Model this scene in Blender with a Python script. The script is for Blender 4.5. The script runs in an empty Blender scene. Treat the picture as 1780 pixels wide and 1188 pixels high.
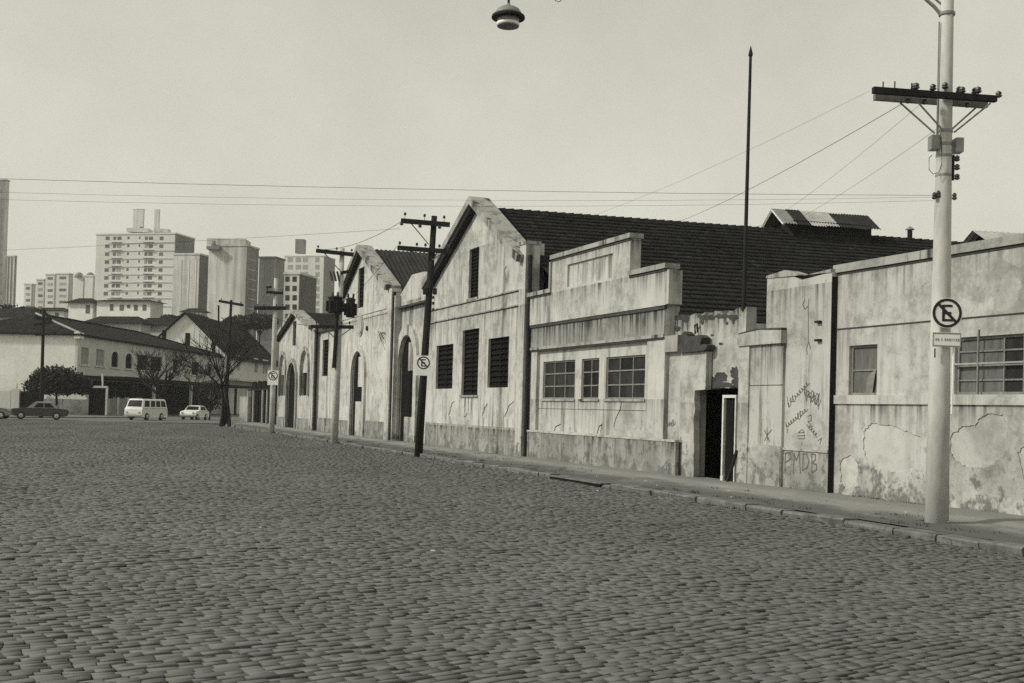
import bpy, bmesh, math, random
import numpy as np
from mathutils import Vector, Matrix
from mathutils.geometry import tessellate_polygon
random.seed(7); rng = np.random.default_rng(11)
S = bpy.context.scene
LINK = S.collection.objects.link

# ------------------------------------------------------------------ camera
FPX, CY, YAW, PITCH, ROLL, H = 2000.0, 674.4, 21.64, 1.12, 1.55, 1.78
yw, pt, rl = map(math.radians, (YAW, PITCH, ROLL))
def ray(x, y):
    xr = (x-890)/FPX; yu = (CY-y)/FPX
    r = xr*math.cos(rl)-yu*math.sin(rl); u = xr*math.sin(rl)+yu*math.cos(rl)
    fw = math.cos(pt)-math.sin(pt)*u; z = math.sin(pt)+math.cos(pt)*u
    return Vector((fw*math.sin(yw)+r*math.cos(yw), fw*math.cos(yw)-r*math.sin(yw), z))
def proj(P):
    X, Y, Z = P[0], P[1], P[2]-H
    fw = X*math.sin(yw)+Y*math.cos(yw); r = X*math.cos(yw)-Y*math.sin(yw)
    c = math.cos(pt)*fw+math.sin(pt)*Z; u = (-math.sin(pt)*fw+math.cos(pt)*Z)/c; r = r/c
    return 890+FPX*(r*math.cos(rl)+u*math.sin(rl)), CY-FPX*(-r*math.sin(rl)+u*math.cos(rl))
EYE = Vector((0, 0, H))
cam_d = bpy.data.cameras.new('camera'); cam = bpy.data.objects.new('camera', cam_d); LINK(cam)
c0 = ray(890, CY).normalized(); cr = (ray(891, CY)-ray(890, CY)).normalized(); cu = cr.cross(c0).normalized()
m = Matrix((cr, cu, -c0)).transposed().to_4x4(); m.translation = EYE
cam.matrix_world = m
cam_d.sensor_width = 36; cam_d.lens = FPX*36/1780; cam_d.sensor_fit = 'HORIZONTAL'
cam_d.shift_y = (CY-594)/1780; cam_d.clip_end = 6000; cam_d.clip_start = 0.1
S.camera = cam
# ------------------------------------------------------------------ light
SUN_DIR = Vector((-0.985, 0.10, 0)).normalized(); SUN_EL = math.radians(36)
W = bpy.data.worlds.new('World'); S.world = W; W.use_nodes = True
nt = W.node_tree; nt.nodes.clear()
sky = nt.nodes.new('ShaderNodeTexSky'); sky.sky_type = 'NISHITA'; sky.sun_disc = False
sky.sun_elevation = SUN_EL; sky.sun_rotation = math.atan2(SUN_DIR.x, SUN_DIR.y)
sky.dust_density = 1.2; sky.air_density = 1.0; sky.ozone_density = 1.0
bw = nt.nodes.new('ShaderNodeRGBToBW'); tint = nt.nodes.new('ShaderNodeMix'); tint.data_type = 'RGBA'; tint.blend_type = 'MULTIPLY'
tint.inputs[0].default_value = 1; tint.inputs[7].default_value = (1.0, 0.987, 0.855, 1)
gam = nt.nodes.new('ShaderNodeMath'); gam.operation = 'POWER'; gam.inputs[1].default_value = 0.45
gm2 = nt.nodes.new('ShaderNodeMath'); gm2.operation = 'MULTIPLY'; gm2.inputs[1].default_value = 3.3
bg = nt.nodes.new('ShaderNodeBackground'); bg.inputs[1].default_value = 0.15
ow = nt.nodes.new('ShaderNodeOutputWorld')
cl_ = nt.nodes.new('ShaderNodeTexNoise'); cl_.inputs['Scale'].default_value = 3.5; cl_.inputs['Detail'].default_value = 5; cl_.inputs['Roughness'].default_value = 0.6
cm_ = nt.nodes.new('ShaderNodeMapRange'); cm_.inputs[1].default_value = 0.3; cm_.inputs[2].default_value = 0.7; cm_.inputs[3].default_value = 3.35; cm_.inputs[4].default_value = 4.2
nt.links.new(cl_.outputs[0], cm_.inputs[0]); nt.links.new(cm_.outputs[0], gm2.inputs[1])      # thin uneven high haze
nt.links.new(sky.outputs[0], bw.inputs[0]); nt.links.new(bw.outputs[0], gam.inputs[0]); nt.links.new(gam.outputs[0], gm2.inputs[0])
nt.links.new(gm2.outputs[0], tint.inputs[6]); nt.links.new(tint.outputs[2], bg.inputs[0]); nt.links.new(bg.outputs[0], ow.inputs[0])
sd = bpy.data.lights.new('sun', 'SUN'); sd.energy = 3.8; sd.angle = math.radians(5); sd.color = (1.0, 0.985, 0.90)
sun = bpy.data.objects.new('sun', sd); LINK(sun)
sv = Vector((SUN_DIR.x*math.cos(SUN_EL), SUN_DIR.y*math.cos(SUN_EL), math.sin(SUN_EL)))
sun.rotation_euler = sv.to_track_quat('Z', 'Y').to_euler(); sun.location = (0, 0, 60)
S.view_settings.view_transform = 'Standard'; S.view_settings.look = 'None'
S.view_settings.gamma = 1; S.view_settings.use_curve_mapping = False; S.view_settings.exposure = -0.45
S.render.engine = 'CYCLES'
S.cycles.use_denoising = False; S.cycles.max_bounces = 5; S.cycles.volume_bounces = 0
S.cycles.use_adaptive_sampling = True; S.cycles.sample_clamp_indirect = 1.5; S.cycles.sample_clamp_direct = 4.0

# ------------------------------------------------------------------ pixel -> place
A2 = Vector((math.sin(yw), math.cos(yw), 0)); R2 = Vector((math.cos(yw), -math.sin(yw), 0))
def onX(x, y, D):            # point of the facade plane X = D seen at a photo pixel
    d = ray(x, y); return EYE + d*(D/d.x)
def gnd(x, y, z=0.0):
    d = ray(x, y); return EYE + d*((z-H)/d.z)
def at(x, y, depth):         # point at a distance along the view axis
    d = ray(x, y); return EYE + d*(depth/d.dot(A2))
def YZ(x, y, D):
    p = onX(x, y, D); return (p.y, p.z)
def RECT(x0, x1, y0, y1, D): # opening: Y far, Y near, z low, z high
    xm, ym = (x0+x1)/2, (y0+y1)/2
    return onX(x0, ym, D).y, onX(x1, ym, D).y, onX(xm, y1, D).z, onX(xm, y0, D).z

# ------------------------------------------------------------------ materials
def G(v, w=0.93): return (v, v*0.995, v*w, 1)
def newmat(name):
    mt = bpy.data.materials.new(name); mt.use_nodes = True; n = mt.node_tree; n.nodes.clear()
    o = n.nodes.new('ShaderNodeOutputMaterial'); b = n.nodes.new('ShaderNodeBsdfPrincipled')
    n.links.new(b.outputs[0], o.inputs[0]); return mt, n, b
class N:
    def __init__(s, n): s.n = n; s.tc = n.nodes.new('ShaderNodeTexCoord')
    def lk(s, a, b): s.n.links.new(a, b)
    def noise(s, scale, detail=4, stretch=(1, 1, 1), rough=0.55, off=(0, 0, 0)):
        mp = s.n.nodes.new('ShaderNodeMapping'); mp.inputs[3].default_value = stretch; mp.inputs[1].default_value = off
        s.lk(s.tc.outputs['Object'], mp.inputs[0])
        t = s.n.nodes.new('ShaderNodeTexNoise'); t.inputs['Scale'].default_value = scale
        t.inputs['Detail'].default_value = detail; t.inputs['Roughness'].default_value = rough
        s.lk(mp.outputs[0], t.inputs[0]); return t.outputs[0]
    def ramp(s, v, stops):
        r = s.n.nodes.new('ShaderNodeValToRGB'); e = r.color_ramp.elements
        while len(e) < len(stops): e.new(0.5)
        for i, (p, c) in enumerate(stops): e[i].position = p; e[i].color = c if isinstance(c, tuple) else (c, c, c, 1)
        s.lk(v, r.inputs[0]); return r.outputs[0]
    def math(s, op, a, b):
        q = s.n.nodes.new('ShaderNodeMath'); q.operation = op
        for i, v in enumerate((a, b)):
            if isinstance(v, (int, float)): q.inputs[i].default_value = v
            else: s.lk(v, q.inputs[i])
        return q.outputs[0]
    def mix(s, f, a, b, mode='MIX'):
        q = s.n.nodes.new('ShaderNodeMix'); q.data_type = 'RGBA'; q.blend_type = mode
        for i, v in ((0, f), (6, a), (7, b)):
            if isinstance(v, (int, float)): q.inputs[i].default_value = v
            elif isinstance(v, tuple): q.inputs[i].default_value = v
            else: s.lk(v, q.inputs[i])
        return q.outputs[2]
    def bump(s, b, h, st, dist=0.02):
        q = s.n.nodes.new('ShaderNodeBump'); q.inputs[0].default_value = st; q.inputs[1].default_value = dist
        s.lk(h, q.inputs[2]); s.lk(q.outputs[0], b.inputs['Normal'])
    def xyz(s):
        q = s.n.nodes.new('ShaderNodeSeparateXYZ'); s.lk(s.tc.outputs['Object'], q.inputs[0]); return q.outputs
def plaster(name, v, grime=1.0, seed=0.0, streak=1.0, ledges=(), blot=1.0):
    """old lime plaster: blotches, rain streaks, drips below ledges, flaked patches, splashed dirt"""
    mt, n, b = newmat(name); k = N(n); o = (seed*7.3, seed*3.1, seed*1.7)
    n1 = k.noise(0.55, 6, off=o); n2 = k.noise(2.6, 8, off=o, rough=0.68); n3 = k.noise(16, 6, off=o, rough=0.7)
    st = k.noise(2.4, 5, (1, 1, 0.08), off=o, rough=0.7); dp = k.noise(5.5, 3, (1, 1, 0.025), off=o, rough=0.6)
    t = k.math('ADD', k.math('MULTIPLY', n1, 0.75), k.math('MULTIPLY', n2, 0.55)); t = k.math('ADD', t, k.math('MULTIPLY', n3, 0.25))
    lo = 1-0.56*blot
    base = k.ramp(t, [(0.53, G(v*lo)), (0.66, G(v*(0.42+lo*0.55) if blot > 0.5 else v*0.92)), (0.78, G(v)), (0.95, G(v*1.12))])
    sf = k.ramp(st, [(0.50, 0.0), (0.66, 1.0)])
    sf = k.math('MULTIPLY', k.math('MULTIPLY', sf, k.ramp(n1, [(0.40, 0.0), (0.58, 1.0)])), 0.95*streak)
    c = k.mix(sf, base, G(v*0.16))
    fl = k.ramp(k.noise(1.3, 4, off=(seed+40, 3, seed), rough=0.5), [(0.60, 0.0), (0.612, 1.0)])
    c = k.mix(k.math('MULTIPLY', fl, 0.22*blot), c, G(min(v*1.3, 0.8)))
    z = k.xyz()[2]
    gz = k.math('ADD', k.math('SUBTRACT', 0.80, k.math('MULTIPLY', z, 0.36)), k.math('MULTIPLY', k.math('SUBTRACT', n2, 0.5), 2.6))
    gz = k.math('ADD', gz, k.math('MULTIPLY', k.math('SUBTRACT', n3, 0.5), 0.8))
    gf = k.math('MULTIPLY', k.ramp(gz, [(0.52, 0.0), (0.85, 1.0)]), 0.85*grime)
    c = k.mix(gf, c, G(v*0.19))
    for zl, ln, am in ledges:
        w = k.ramp(k.math('MULTIPLY', k.math('SUBTRACT', zl, z), 1.0/ln), [(0.0, 0.0), (0.01, 1.0), (0.3, 0.55), (1.0, 0.0)])
        w = k.math('MULTIPLY', w, k.math('ADD', 0.22, k.ramp(dp, [(0.46, 0.0), (0.60, 1.0)])))
        w = k.math('MULTIPLY', w, k.ramp(n1, [(0.34, 0.35), (0.6, 1.0)]))
        c = k.mix(k.math('MINIMUM', k.math('MULTIPLY', w, am*1.35), 0.95), c, G(v*0.14))
    sp = k.ramp(k.noise(7, 2, off=o), [(0.70, 0.0), (0.76, 1.0)])
    c = k.mix(k.math('MULTIPLY', sp, 0.55*grime), c, G(v*0.35))
    k.lk(c, b.inputs['Base Color']); b.inputs['Roughness'].default_value = 0.93; b.inputs['Specular IOR Level'].default_value = 0.15
    hh = k.math('ADD', k.math('ADD', k.math('MULTIPLY', n2, 0.7), k.math('MULTIPLY', n3, 0.3)), k.math('MULTIPLY', fl, -0.35))
    k.bump(b, hh, 0.55, 0.04)
    return mt
def simple(name, v, rough=0.8, var=0.35, scale=3.0, bump=0.2, stretch=(1, 1, 1), metal=0.0, spec=0.3, w=0.93):
    mt, n, b = newmat(name); k = N(n); t = k.noise(scale, 6, stretch, rough=0.65); t2 = k.noise(scale*6, 4, stretch)
    s = k.math('ADD', k.math('MULTIPLY', t, 0.7), k.math('MULTIPLY', t2, 0.3))
    k.lk(k.ramp(s, [(0.32, G(v*(1-var), w)), (0.68, G(v*(1+var), w))]), b.inputs['Base Color'])
    b.inputs['Roughness'].default_value = rough; b.inputs['Metallic'].default_value = metal; b.inputs['Specular IOR Level'].default_value = spec
    if bump: k.bump(b, s, bump, 0.02)
    return mt
def dirtyglass(name, v, rough=0.35):
    mt, n, b = newmat(name); k = N(n); t = k.noise(1.7, 6, (1, 1, 0.5), rough=0.7)
    k.lk(k.ramp(t, [(0.35, G(v*0.5)), (0.7, G(v*1.6))]), b.inputs['Base Color'])
    b.inputs['Roughness'].default_value = rough; b.inputs['Specular IOR Level'].default_value = 0.15
    return mt
M = {}
pz_ = lambda x, y, d: onX(x, y, d).z
M['wall_r'] = plaster('plaster_right_wall', 0.47, 0.95, 1.0, 0.55, [(pz_(1600, 452, 15.85)-0.02, 0.9, 0.55), (pz_(1600, 561, 15.85), 0.5, 0.25), (pz_(1600, 703, 15.85), 0.8, 0.6)])
M['patch'] = plaster('bare_render_patch', 0.47, 0.35, 1.4, 0.3, (), 0.7)
M['wall_g'] = plaster('plaster_gate_wall', 0.43, 0.9, 2.0, 0.8, [(pz_(1390, 498, 15.7), 1.3, 0.8), (pz_(1390, 781, 15.7), 0.5, 0.5)])
M['wall_p'] = plaster('plaster_pier', 0.42, 1.0, 3.0, 1.0, [(pz_(1320, 600, 15.63), 1.0, 0.9)])
M['wall_d'] = plaster('plaster_over_door', 0.46, 0.2, 4.0, 1.0, [(pz_(1225, 540, 15.8), 0.7, 2.2)])
M['wall_s'] = plaster('plaster_office', 0.47, 0.7, 5.0, 0.8, [(pz_(1030, 434, 15.4), 0.5, 0.6), (pz_(1030, 494, 15.4), 0.8, 0.65), (pz_(1040, 694, 15.6), 0.9, 0.5)])
M['wall_s2'] = plaster('plaster_frieze', 0.32, 0.3, 5.5, 1.0, [(pz_(1040, 552, 15.5), 1.0, 1.1)])
M['wall_1'] = plaster('plaster_gable_near', 0.50, 0.95, 6.0, 1.1, [(pz_(829, 522, 15.35), 1.0, 0.4), (pz_(829, 546, 15.35), 1.6, 0.5), (pz_(829, 430, 15.35), 2.0, 0.4)])
M['wall_b'] = plaster('plaster_bay', 0.48, 1.0, 7.0, 1.0, [(pz_(712, 531, 15.5), 1.2, 0.7)])
M['wall_2'] = plaster('plaster_gable_middle', 0.52, 0.9, 8.0, 0.8, [(pz_(640, 550, 15.2), 1.3, 0.5)])
M['wall_3'] = plaster('plaster_gable_far', 0.48, 1.0, 9.0, 0.9)
M['plinth'] = plaster('plaster_plinth', 0.33, 0.8, 10.0, 0.8, [(pz_(1040, 758, 15.5), 0.6, 0.7)])
M['coping'] = plaster('weathered_coping', 0.34, 0.0, 11.0, 1.6)
M['coping_dark'] = simple('parapet_shadow_line', 0.055, 0.95, 0.5, 4, 0.5)
M['line'] = simple('dark_line', 0.05, 0.95, 0.4, 4)  # for thin dark lines, strips under ledges and cracks
M['pipe'] = simple('rusty_pipe', 0.02, 0.8, 0.5, 5, spec=0.1)
M['tile'] = simple('clay_roof_tile', 0.025, 0.95, 0.55, 1.6, 0.5, spec=0.05)
M['tile_far'] = simple('old_tile_roof', 0.022, 0.95, 0.5, 0.9, 0.6, spec=0.05)
M['sheet'] = simple('corrugated_sheet', 0.02, 0.85, 0.6, 0.9, 0.3, (1, 1, 1))
M['sheet_light'] = simple('galvanised_sheet', 0.34, 0.6, 0.35, 1.2, 0.3)
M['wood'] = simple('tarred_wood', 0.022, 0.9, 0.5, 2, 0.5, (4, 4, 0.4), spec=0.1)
M['wood_grey'] = simple('weathered_wood', 0.14, 0.85, 0.5, 3, 0.5, (4, 4, 0.4))
M['concrete'] = simple('pole_concrete', 0.50, 0.85, 0.24, 2.2, 0.3, (1, 1, 0.25))
M['concrete_far'] = simple('old_pole_concrete', 0.42, 0.85, 0.25, 1.6, 0.15)
M['iron'] = simple('black_iron', 0.018, 0.7, 0.4, 8, 0.1, spec=0.15)
M['steel'] = simple('grey_steel', 0.22, 0.5, 0.2, 6, 0.1, spec=0.5)
M['porcelain'] = simple('brown_porcelain', 0.03, 0.25, 0.3, 6, 0, spec=0.6)
M['glass'] = dirtyglass('dirty_glass', 0.028, 0.5)
M['glass_dark'] = dirtyglass('dark_glass', 0.010, 0.5)
M['board'] = simple('window_boarding', 0.125, 0.9, 0.4, 3, 0.3, (1, 3, 0.5))
M['frame'] = simple('rusted_window_bar', 0.20, 0.7, 0.4, 6, 0.1)
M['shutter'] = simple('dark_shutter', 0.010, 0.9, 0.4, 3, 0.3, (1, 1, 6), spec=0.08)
M['white'] = simple('white_paint', 0.82, 0.55, 0.08, 5, 0.05)
M['whitewood'] = simple('chipped_white_wood', 0.62, 0.7, 0.25, 8, 0.2)
M['black'] = simple('black_paint', 0.018, 0.6, 0.2, 5, 0)
M['grey_ink'] = simple('faded_print', 0.22, 0.7, 0.3, 30, 0)
M['spray'] = simple('spray_paint', 0.09, 0.9, 0.4, 30, 0)
M['spray_faint'] = simple('faint_spray_paint', 0.12, 0.9, 0.2, 30, 0)
M['inside'] = simple('dark_interior', 0.012, 0.95, 0.3, 3, 0, spec=0.05)  # near-black: darkness of the unlit room put into the colour
M['kerb'] = simple('granite_kerb', 0.145, 0.9, 0.6, 3, 0.7)
M['dirt'] = simple('dirt', 0.085, 0.97, 0.5, 2.5, 0.7)
M['pavement'] = simple('worn_cement', 0.17, 0.93, 0.35, 1.4, 0.5)
M['weed'] = simple('dry_weed', 0.05, 0.9, 0.5, 9, 0)
M['litter'] = simple('paper_litter', 0.6, 0.9, 0.2, 9, 0)
M['bark'] = simple('dark_bark', 0.02, 0.95, 0.5, 6, 0.6)
M['leaf'] = simple('dark_leaf', 0.026, 0.8, 0.6, 1.5, 0)
M['tyre'] = simple('tyre_rubber', 0.02, 0.85, 0.2, 9, 0.1)
M['chrome'] = simple('dull_chrome', 0.45, 0.35, 0.1, 9, 0, metal=0.6)
M['paint_white'] = simple('cream_car_paint', 0.75, 0.3, 0.05, 3, 0, spec=0.5)
M['paint_dark'] = simple('dark_car_paint', 0.045, 0.3, 0.1, 3, 0, spec=0.5)
M['paint_roof'] = simple('pale_car_paint', 0.22, 0.3, 0.1, 3, 0, spec=0.5)
M['stucco_w'] = plaster('white_stucco_house', 0.74, 0.15, 12.0, 0.15, (), 0.15)
M['stucco_g'] = plaster('grey_stucco_house', 0.56, 0.2, 13.0, 0.3, (), 0.2)
M['stucco_old'] = plaster('old_garden_wall', 0.34, 0.8, 14.0, 0.8)
def tower_mat(name, v, seed, var=0.12, streak=0.5):
    mt, n, b = newmat(name); k = N(n); o = (seed*31, seed*17, seed*5)
    t = k.noise(0.06, 5, off=o); st = k.noise(0.25, 5, (1, 1, 0.06), off=o, rough=0.7)
    base = k.ramp(t, [(0.35, G(v*(1-var))), (0.65, G(v*(1+var)))])
    c = k.mix(k.math('MULTIPLY', k.ramp(st, [(0.47, 0.0), (0.62, 1.0)]), streak), base, G(v*0.35))
    k.lk(c, b.inputs['Base Color']); b.inputs['Roughness'].default_value = 0.9; return mt
M['t_white'] = tower_mat('tower_white', 0.62, 1, 0.08, 0.12)
M['t_pale'] = tower_mat('tower_pale', 0.55, 2, 0.15, 0.45)
M['t_old'] = tower_mat('tower_blank_stained', 0.55, 3, 0.2, 0.6)
M['t_grey'] = tower_mat('tower_grey', 0.20, 4, 0.2, 0.5)
M['t_dark'] = tower_mat('tower_brick_and_shade', 0.09, 5, 0.25, 0.4)  # dark brick; also puts shade into the sides of pale blocks
M['t_win'] = simple('tower_window', 0.10, 0.5, 0.5, 0.3, 0)
M['t_band'] = simple('tower_balcony', 0.30, 0.8, 0.2, 0.2, 0)

# ------------------------------------------------------------------ mesh helpers
def tag(o, label=None, cat=None, group=None, kind=None):
    if label: o['label'] = label
    if cat: o['category'] = cat
    if group: o['group'] = group
    if kind: o['kind'] = kind
    return o
def thing(name, loc, label, cat, group=None):
    o = bpy.data.objects.new(name, None); LINK(o); o.location = loc; o.empty_display_size = 0.3
    return tag(o, label, cat, group)
def adopt(o, p):
    if p is not None:
        o.parent = p; o.matrix_parent_inverse = Matrix.Translation(-Vector(p.location)) if p.type == 'EMPTY' else Matrix()
class B:
    def __init__(s): s.v = []; s.f = []
    def add(s, vs, fs):
        k = len(s.v); s.v += [tuple(v) for v in vs]; s.f += [tuple(i+k for i in f) for f in fs]; return s
    def box(s, c, d, rz=0.0, rot=None):
        R = rot if rot is not None else Matrix.Rotation(rz, 3, 'Z'); c = Vector(c); h = Vector(d)/2
        vs = [c+R@Vector((x*h.x, y*h.y, z*h.z)) for z in (-1, 1) for y in (-1, 1) for x in (-1, 1)]
        return s.add(vs, [(0, 2, 3, 1), (4, 5, 7, 6), (0, 1, 5, 4), (2, 6, 7, 3), (0, 4, 6, 2), (1, 3, 7, 5)])
    def box2(s, x0, x1, y0, y1, z0, z1): return s.box(((x0+x1)/2, (y0+y1)/2, (z0+z1)/2), (abs(x1-x0), abs(y1-y0), abs(z1-z0)))
    def tube(s, pts, rad, n=8, cap=True):
        pts = [Vector(p) for p in pts]; rad = rad if isinstance(rad, (list, tuple)) else [rad]*len(pts); rings = []
        for i, p in enumerate(pts):
            d = (pts[min(i+1, len(pts)-1)]-pts[max(i-1, 0)]).normalized()
            a = d.cross(Vector((0, 0, 1)));
            if a.length < 1e-3: a = d.cross(Vector((1, 0, 0)))
            a.normalize(); b2 = d.cross(a)
            rings.append([p+(a*math.cos(t)+b2*math.sin(t))*rad[i] for t in [2*math.pi*j/n for j in range(n)]])
        vs = [v for r in rings for v in r]; fs = []
        for i in range(len(pts)-1):
            for j in range(n):
                fs.append((i*n+j, i*n+(j+1) % n, (i+1)*n+(j+1) % n, (i+1)*n+j))
        if cap: fs += [tuple(range(n)), tuple(range((len(pts)-1)*n, len(pts)*n))]
        return s.add(vs, fs)
    def lathe(s, c, prof, n=16):
        c = Vector(c); vs = []; fs = []
        for r, z in prof:
            vs += [c+Vector((r*math.cos(2*math.pi*j/n), r*math.sin(2*math.pi*j/n), z)) for j in range(n)]
        for i in range(len(prof)-1):
            for j in range(n): fs.append((i*n+j, i*n+(j+1) % n, (i+1)*n+(j+1) % n, (i+1)*n+j))
        fs += [tuple(range(n)), tuple(range((len(prof)-1)*n, len(prof)*n))]
        return s.add(vs, fs)
    def slab(s, loops, fn, t0, t1):
        """2-D outline (first loop) with holes, extruded from t0 to t1; fn(a, b, t) -> point"""
        flat = [p for l in loops for p in l]
        tri = tessellate_polygon([[Vector((a, b, 0)) for a, b in l] for l in loops]); n = len(flat)
        vs = [fn(a, b, t0) for a, b in flat]+[fn(a, b, t1) for a, b in flat]
        fs = [tuple(t) for t in tri]+[tuple(i+n for i in reversed(t)) for t in tri]; k = 0
        for l in loops:
            for i in range(len(l)):
                a, b2 = k+i, k+(i+1) % len(l); fs.append((a, b2, b2+n, a+n))
            k += len(l)
        return s.add(vs, fs)
    def wall(s, loops, x0, x1): return s.slab(loops, lambda a, b, t: (t, a, b), x0, x1)
    def obj(s, name, mat, parent=None, smooth=False):
        me = bpy.data.meshes.new(name); me.from_pydata(s.v, [], s.f); me.materials.append(M[mat] if isinstance(mat, str) else mat)
        bm = bmesh.new(); bm.from_mesh(me); bmesh.ops.recalc_face_normals(bm, faces=bm.faces); bm.to_mesh(me); bm.free()
        if smooth: me.polygons.foreach_set('use_smooth', [True]*len(me.polygons))
        o = bpy.data.objects.new(name, me); LINK(o); adopt(o, parent); return o
def rect_loop(r): return [(r[0], r[2]), (r[1], r[2]), (r[1], r[3]), (r[0], r[3])]
def arch_loop(r, spring, n=10):     # rectangle with a round head
    y0, y1, z0, z1 = r; c = (y0+y1)/2; w = (y1-y0)/2
    return [(y0, z0), (y1, z0)]+[(c+w*math.cos(math.pi*i/n), spring+(z1-spring)*math.sin(math.pi*i/n)) for i in range(n+1)]
def window(parent, r, D, cols, rows, pane='glass', bar='frame', depth=0.16, name='window', barw=0.035, arch=None):
    """a window set back in its reveal: bars, and one pane for each light"""
    y0, y1, z0, z1 = r; f = B(); x = D+depth
    f.box2(x-0.03, x+0.03, y0, y0-0.05, z0, z1); f.box2(x-0.03, x+0.03, y1+0.05, y1, z0, z1)
    f.box2(x-0.029, x+0.029, y0-0.05, y1+0.05, z0, z0+0.05); f.box2(x-0.029, x+0.029, y0-0.05, y1+0.05, z1-0.05, z1)
    for i in range(1, cols): yy = y0+(y1-y0)*i/cols; f.box2(x-0.025, x+0.025, yy-barw/2, yy+barw/2, z0+0.05, z1-0.05)
    for j in range(1, rows): zz = z0+(z1-z0)*j/rows; f.box2(x-0.02, x+0.02, y0-0.05, y1+0.05, zz-barw/2, zz+barw/2)
    w = f.obj(name, bar, parent)
    for i in range(cols):
        for j in range(rows):
            ya, yb = y0+(y1-y0)*i/cols, y0+(y1-y0)*(i+1)/cols; za, zb = z0+(z1-z0)*j/rows, z0+(z1-z0)*(j+1)/rows
            ti = random.uniform(-0.012, 0.012)
            p = B().add([(x+0.012+ti, ya, za), (x+0.012-ti, yb, za), (x+0.012-ti, yb, zb), (x+0.012+ti, ya, zb), (x+0.03, ya, za), (x+0.03, yb, za), (x+0.03, yb, zb), (x+0.03, ya, zb)],
                        [(0, 1, 2, 3), (7, 6, 5, 4), (0, 4, 5, 1), (1, 5, 6, 2), (2, 6, 7, 3), (3, 7, 4, 0)])
            p.obj('pane', pane if isinstance(pane, str) else random.choice(pane), w)
    return w
def shutter(parent, r, D, slats, depth=0.14, mat='shutter', name='window'):
    y0, y1, z0, z1 = r; x = D+depth; f = B()
    f.box2(x-0.04, x+0.03, y0, y0-0.07, z0, z1); f.box2(x-0.04, x+0.03, y1+0.07, y1, z0, z1); ym = (y0+y1)/2
    f.box2(x-0.039, x+0.029, ym-0.04, ym+0.04, z0, z1); f.box2(x+0.02, x+0.05, y0, y1, z0, z1)
    w = f.obj(name, mat, parent)
    for a, b2 in ((y0-0.07, ym+0.04), (ym-0.04, y1+0.07)):
        for i in range(slats):
            zz = z0+(z1-z0)*(i+0.5)/slats
            B().box((x, (a+b2)/2, zz), (0.02, abs(b2-a), (z1-z0)/slats*0.95), rot=Matrix.Rotation(0.5, 3, 'Y')).obj('slat', mat, w)
    return w
def strokes(parent, name, mat, D, lines, w=0.022, x_off=0.004):
    b = B()
    for ln in lines:
        pts = [onX(x, y, D-x_off) for x, y in ln]
        for p, q in zip(pts, pts[1:]):
            d = Vector((0, q.y-p.y, q.z-p.z));
            if d.length < 1e-4: continue
            d.normalize(); nn = Vector((0, -d.z, d.y))*w/2; e = d*w*0.4; j = Vector((random.uniform(-0.0015, 0.0), 0, 0))
            vs = [p-e+nn, q+e+nn, q+e-nn, p-e-nn]; vs = [v+j for v in vs]
            b.add(vs+[v+Vector((x_off-0.0005, 0, 0)) for v in vs], [(0, 1, 2, 3), (7, 6, 5, 4), (0, 4, 5, 1), (1, 5, 6, 2), (2, 6, 7, 3), (3, 7, 4, 0)])
    return b.obj(name, mat, parent)
def blob_patch(parent, px, D, mat, t=0.02, name='plaster_patch'):
    return B().wall([[YZ(x, y, D) for x, y in px]], D-t, D+0.01).obj(name, mat, parent)

# ------------------------------------------------------------------ ground, road, pavement
KX = 12.35; KZ = 0.13
tag(B().add([(-2500, -300, -0.08), (2500, -300, -0.08), (2500, 4000, -0.08), (-2500, 4000, -0.08)], [(0, 1, 2, 3)]).obj('ground', 'dirt'), kind='structure')
def road_mat():
    mt, n, b = newmat('far_cobbles'); k = N(n)
    mp = n.nodes.new('ShaderNodeMapping'); mp.inputs[2].default_value = (0, 0, -math.radians(9)); k.lk(k.tc.outputs['Object'], mp.inputs[0])
    def nz(scale, sx, sy):
        m2 = n.nodes.new('ShaderNodeMapping'); m2.inputs[3].default_value = (sx, sy, 1); k.lk(mp.outputs[0], m2.inputs[0])
        t = n.nodes.new('ShaderNodeTexNoise'); t.inputs['Scale'].default_value = scale; t.inputs['Detail'].default_value = 3; k.lk(m2.outputs[0], t.inputs[0]); return t.outputs[0]
    a = nz(1.0, 3.0, 7.0); big = nz(0.12, 1, 1); s = k.math('ADD', k.math('MULTIPLY', a, 0.7), k.math('MULTIPLY', big, 0.3))
    k.lk(k.ramp(s, [(0.38, G(0.085)), (0.62, G(0.165))]), b.inputs['Base Color']); b.inputs['Roughness'].default_value = 0.85
    k.bump(b, a, 0.6, 0.05); return mt
M['road_far'] = road_mat()
road = tag(B().add([(-90, -8, -0.045), (KX+0.02, -8, -0.045), (KX+0.02, 100, -0.045), (-90, 100, -0.045)], [(0, 1, 2, 3)]).obj('road', 'dirt'), kind='structure')
far_pts = [(-90, 99.0), (KX+0.02, 99.0), (19, 101), (40, 108), (40, 190), (-120, 135)]
tag(B().add([(x, y, -0.006) for x, y in far_pts], [tuple(range(len(far_pts)))]).obj('road', 'road_far'), kind='structure')

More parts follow.
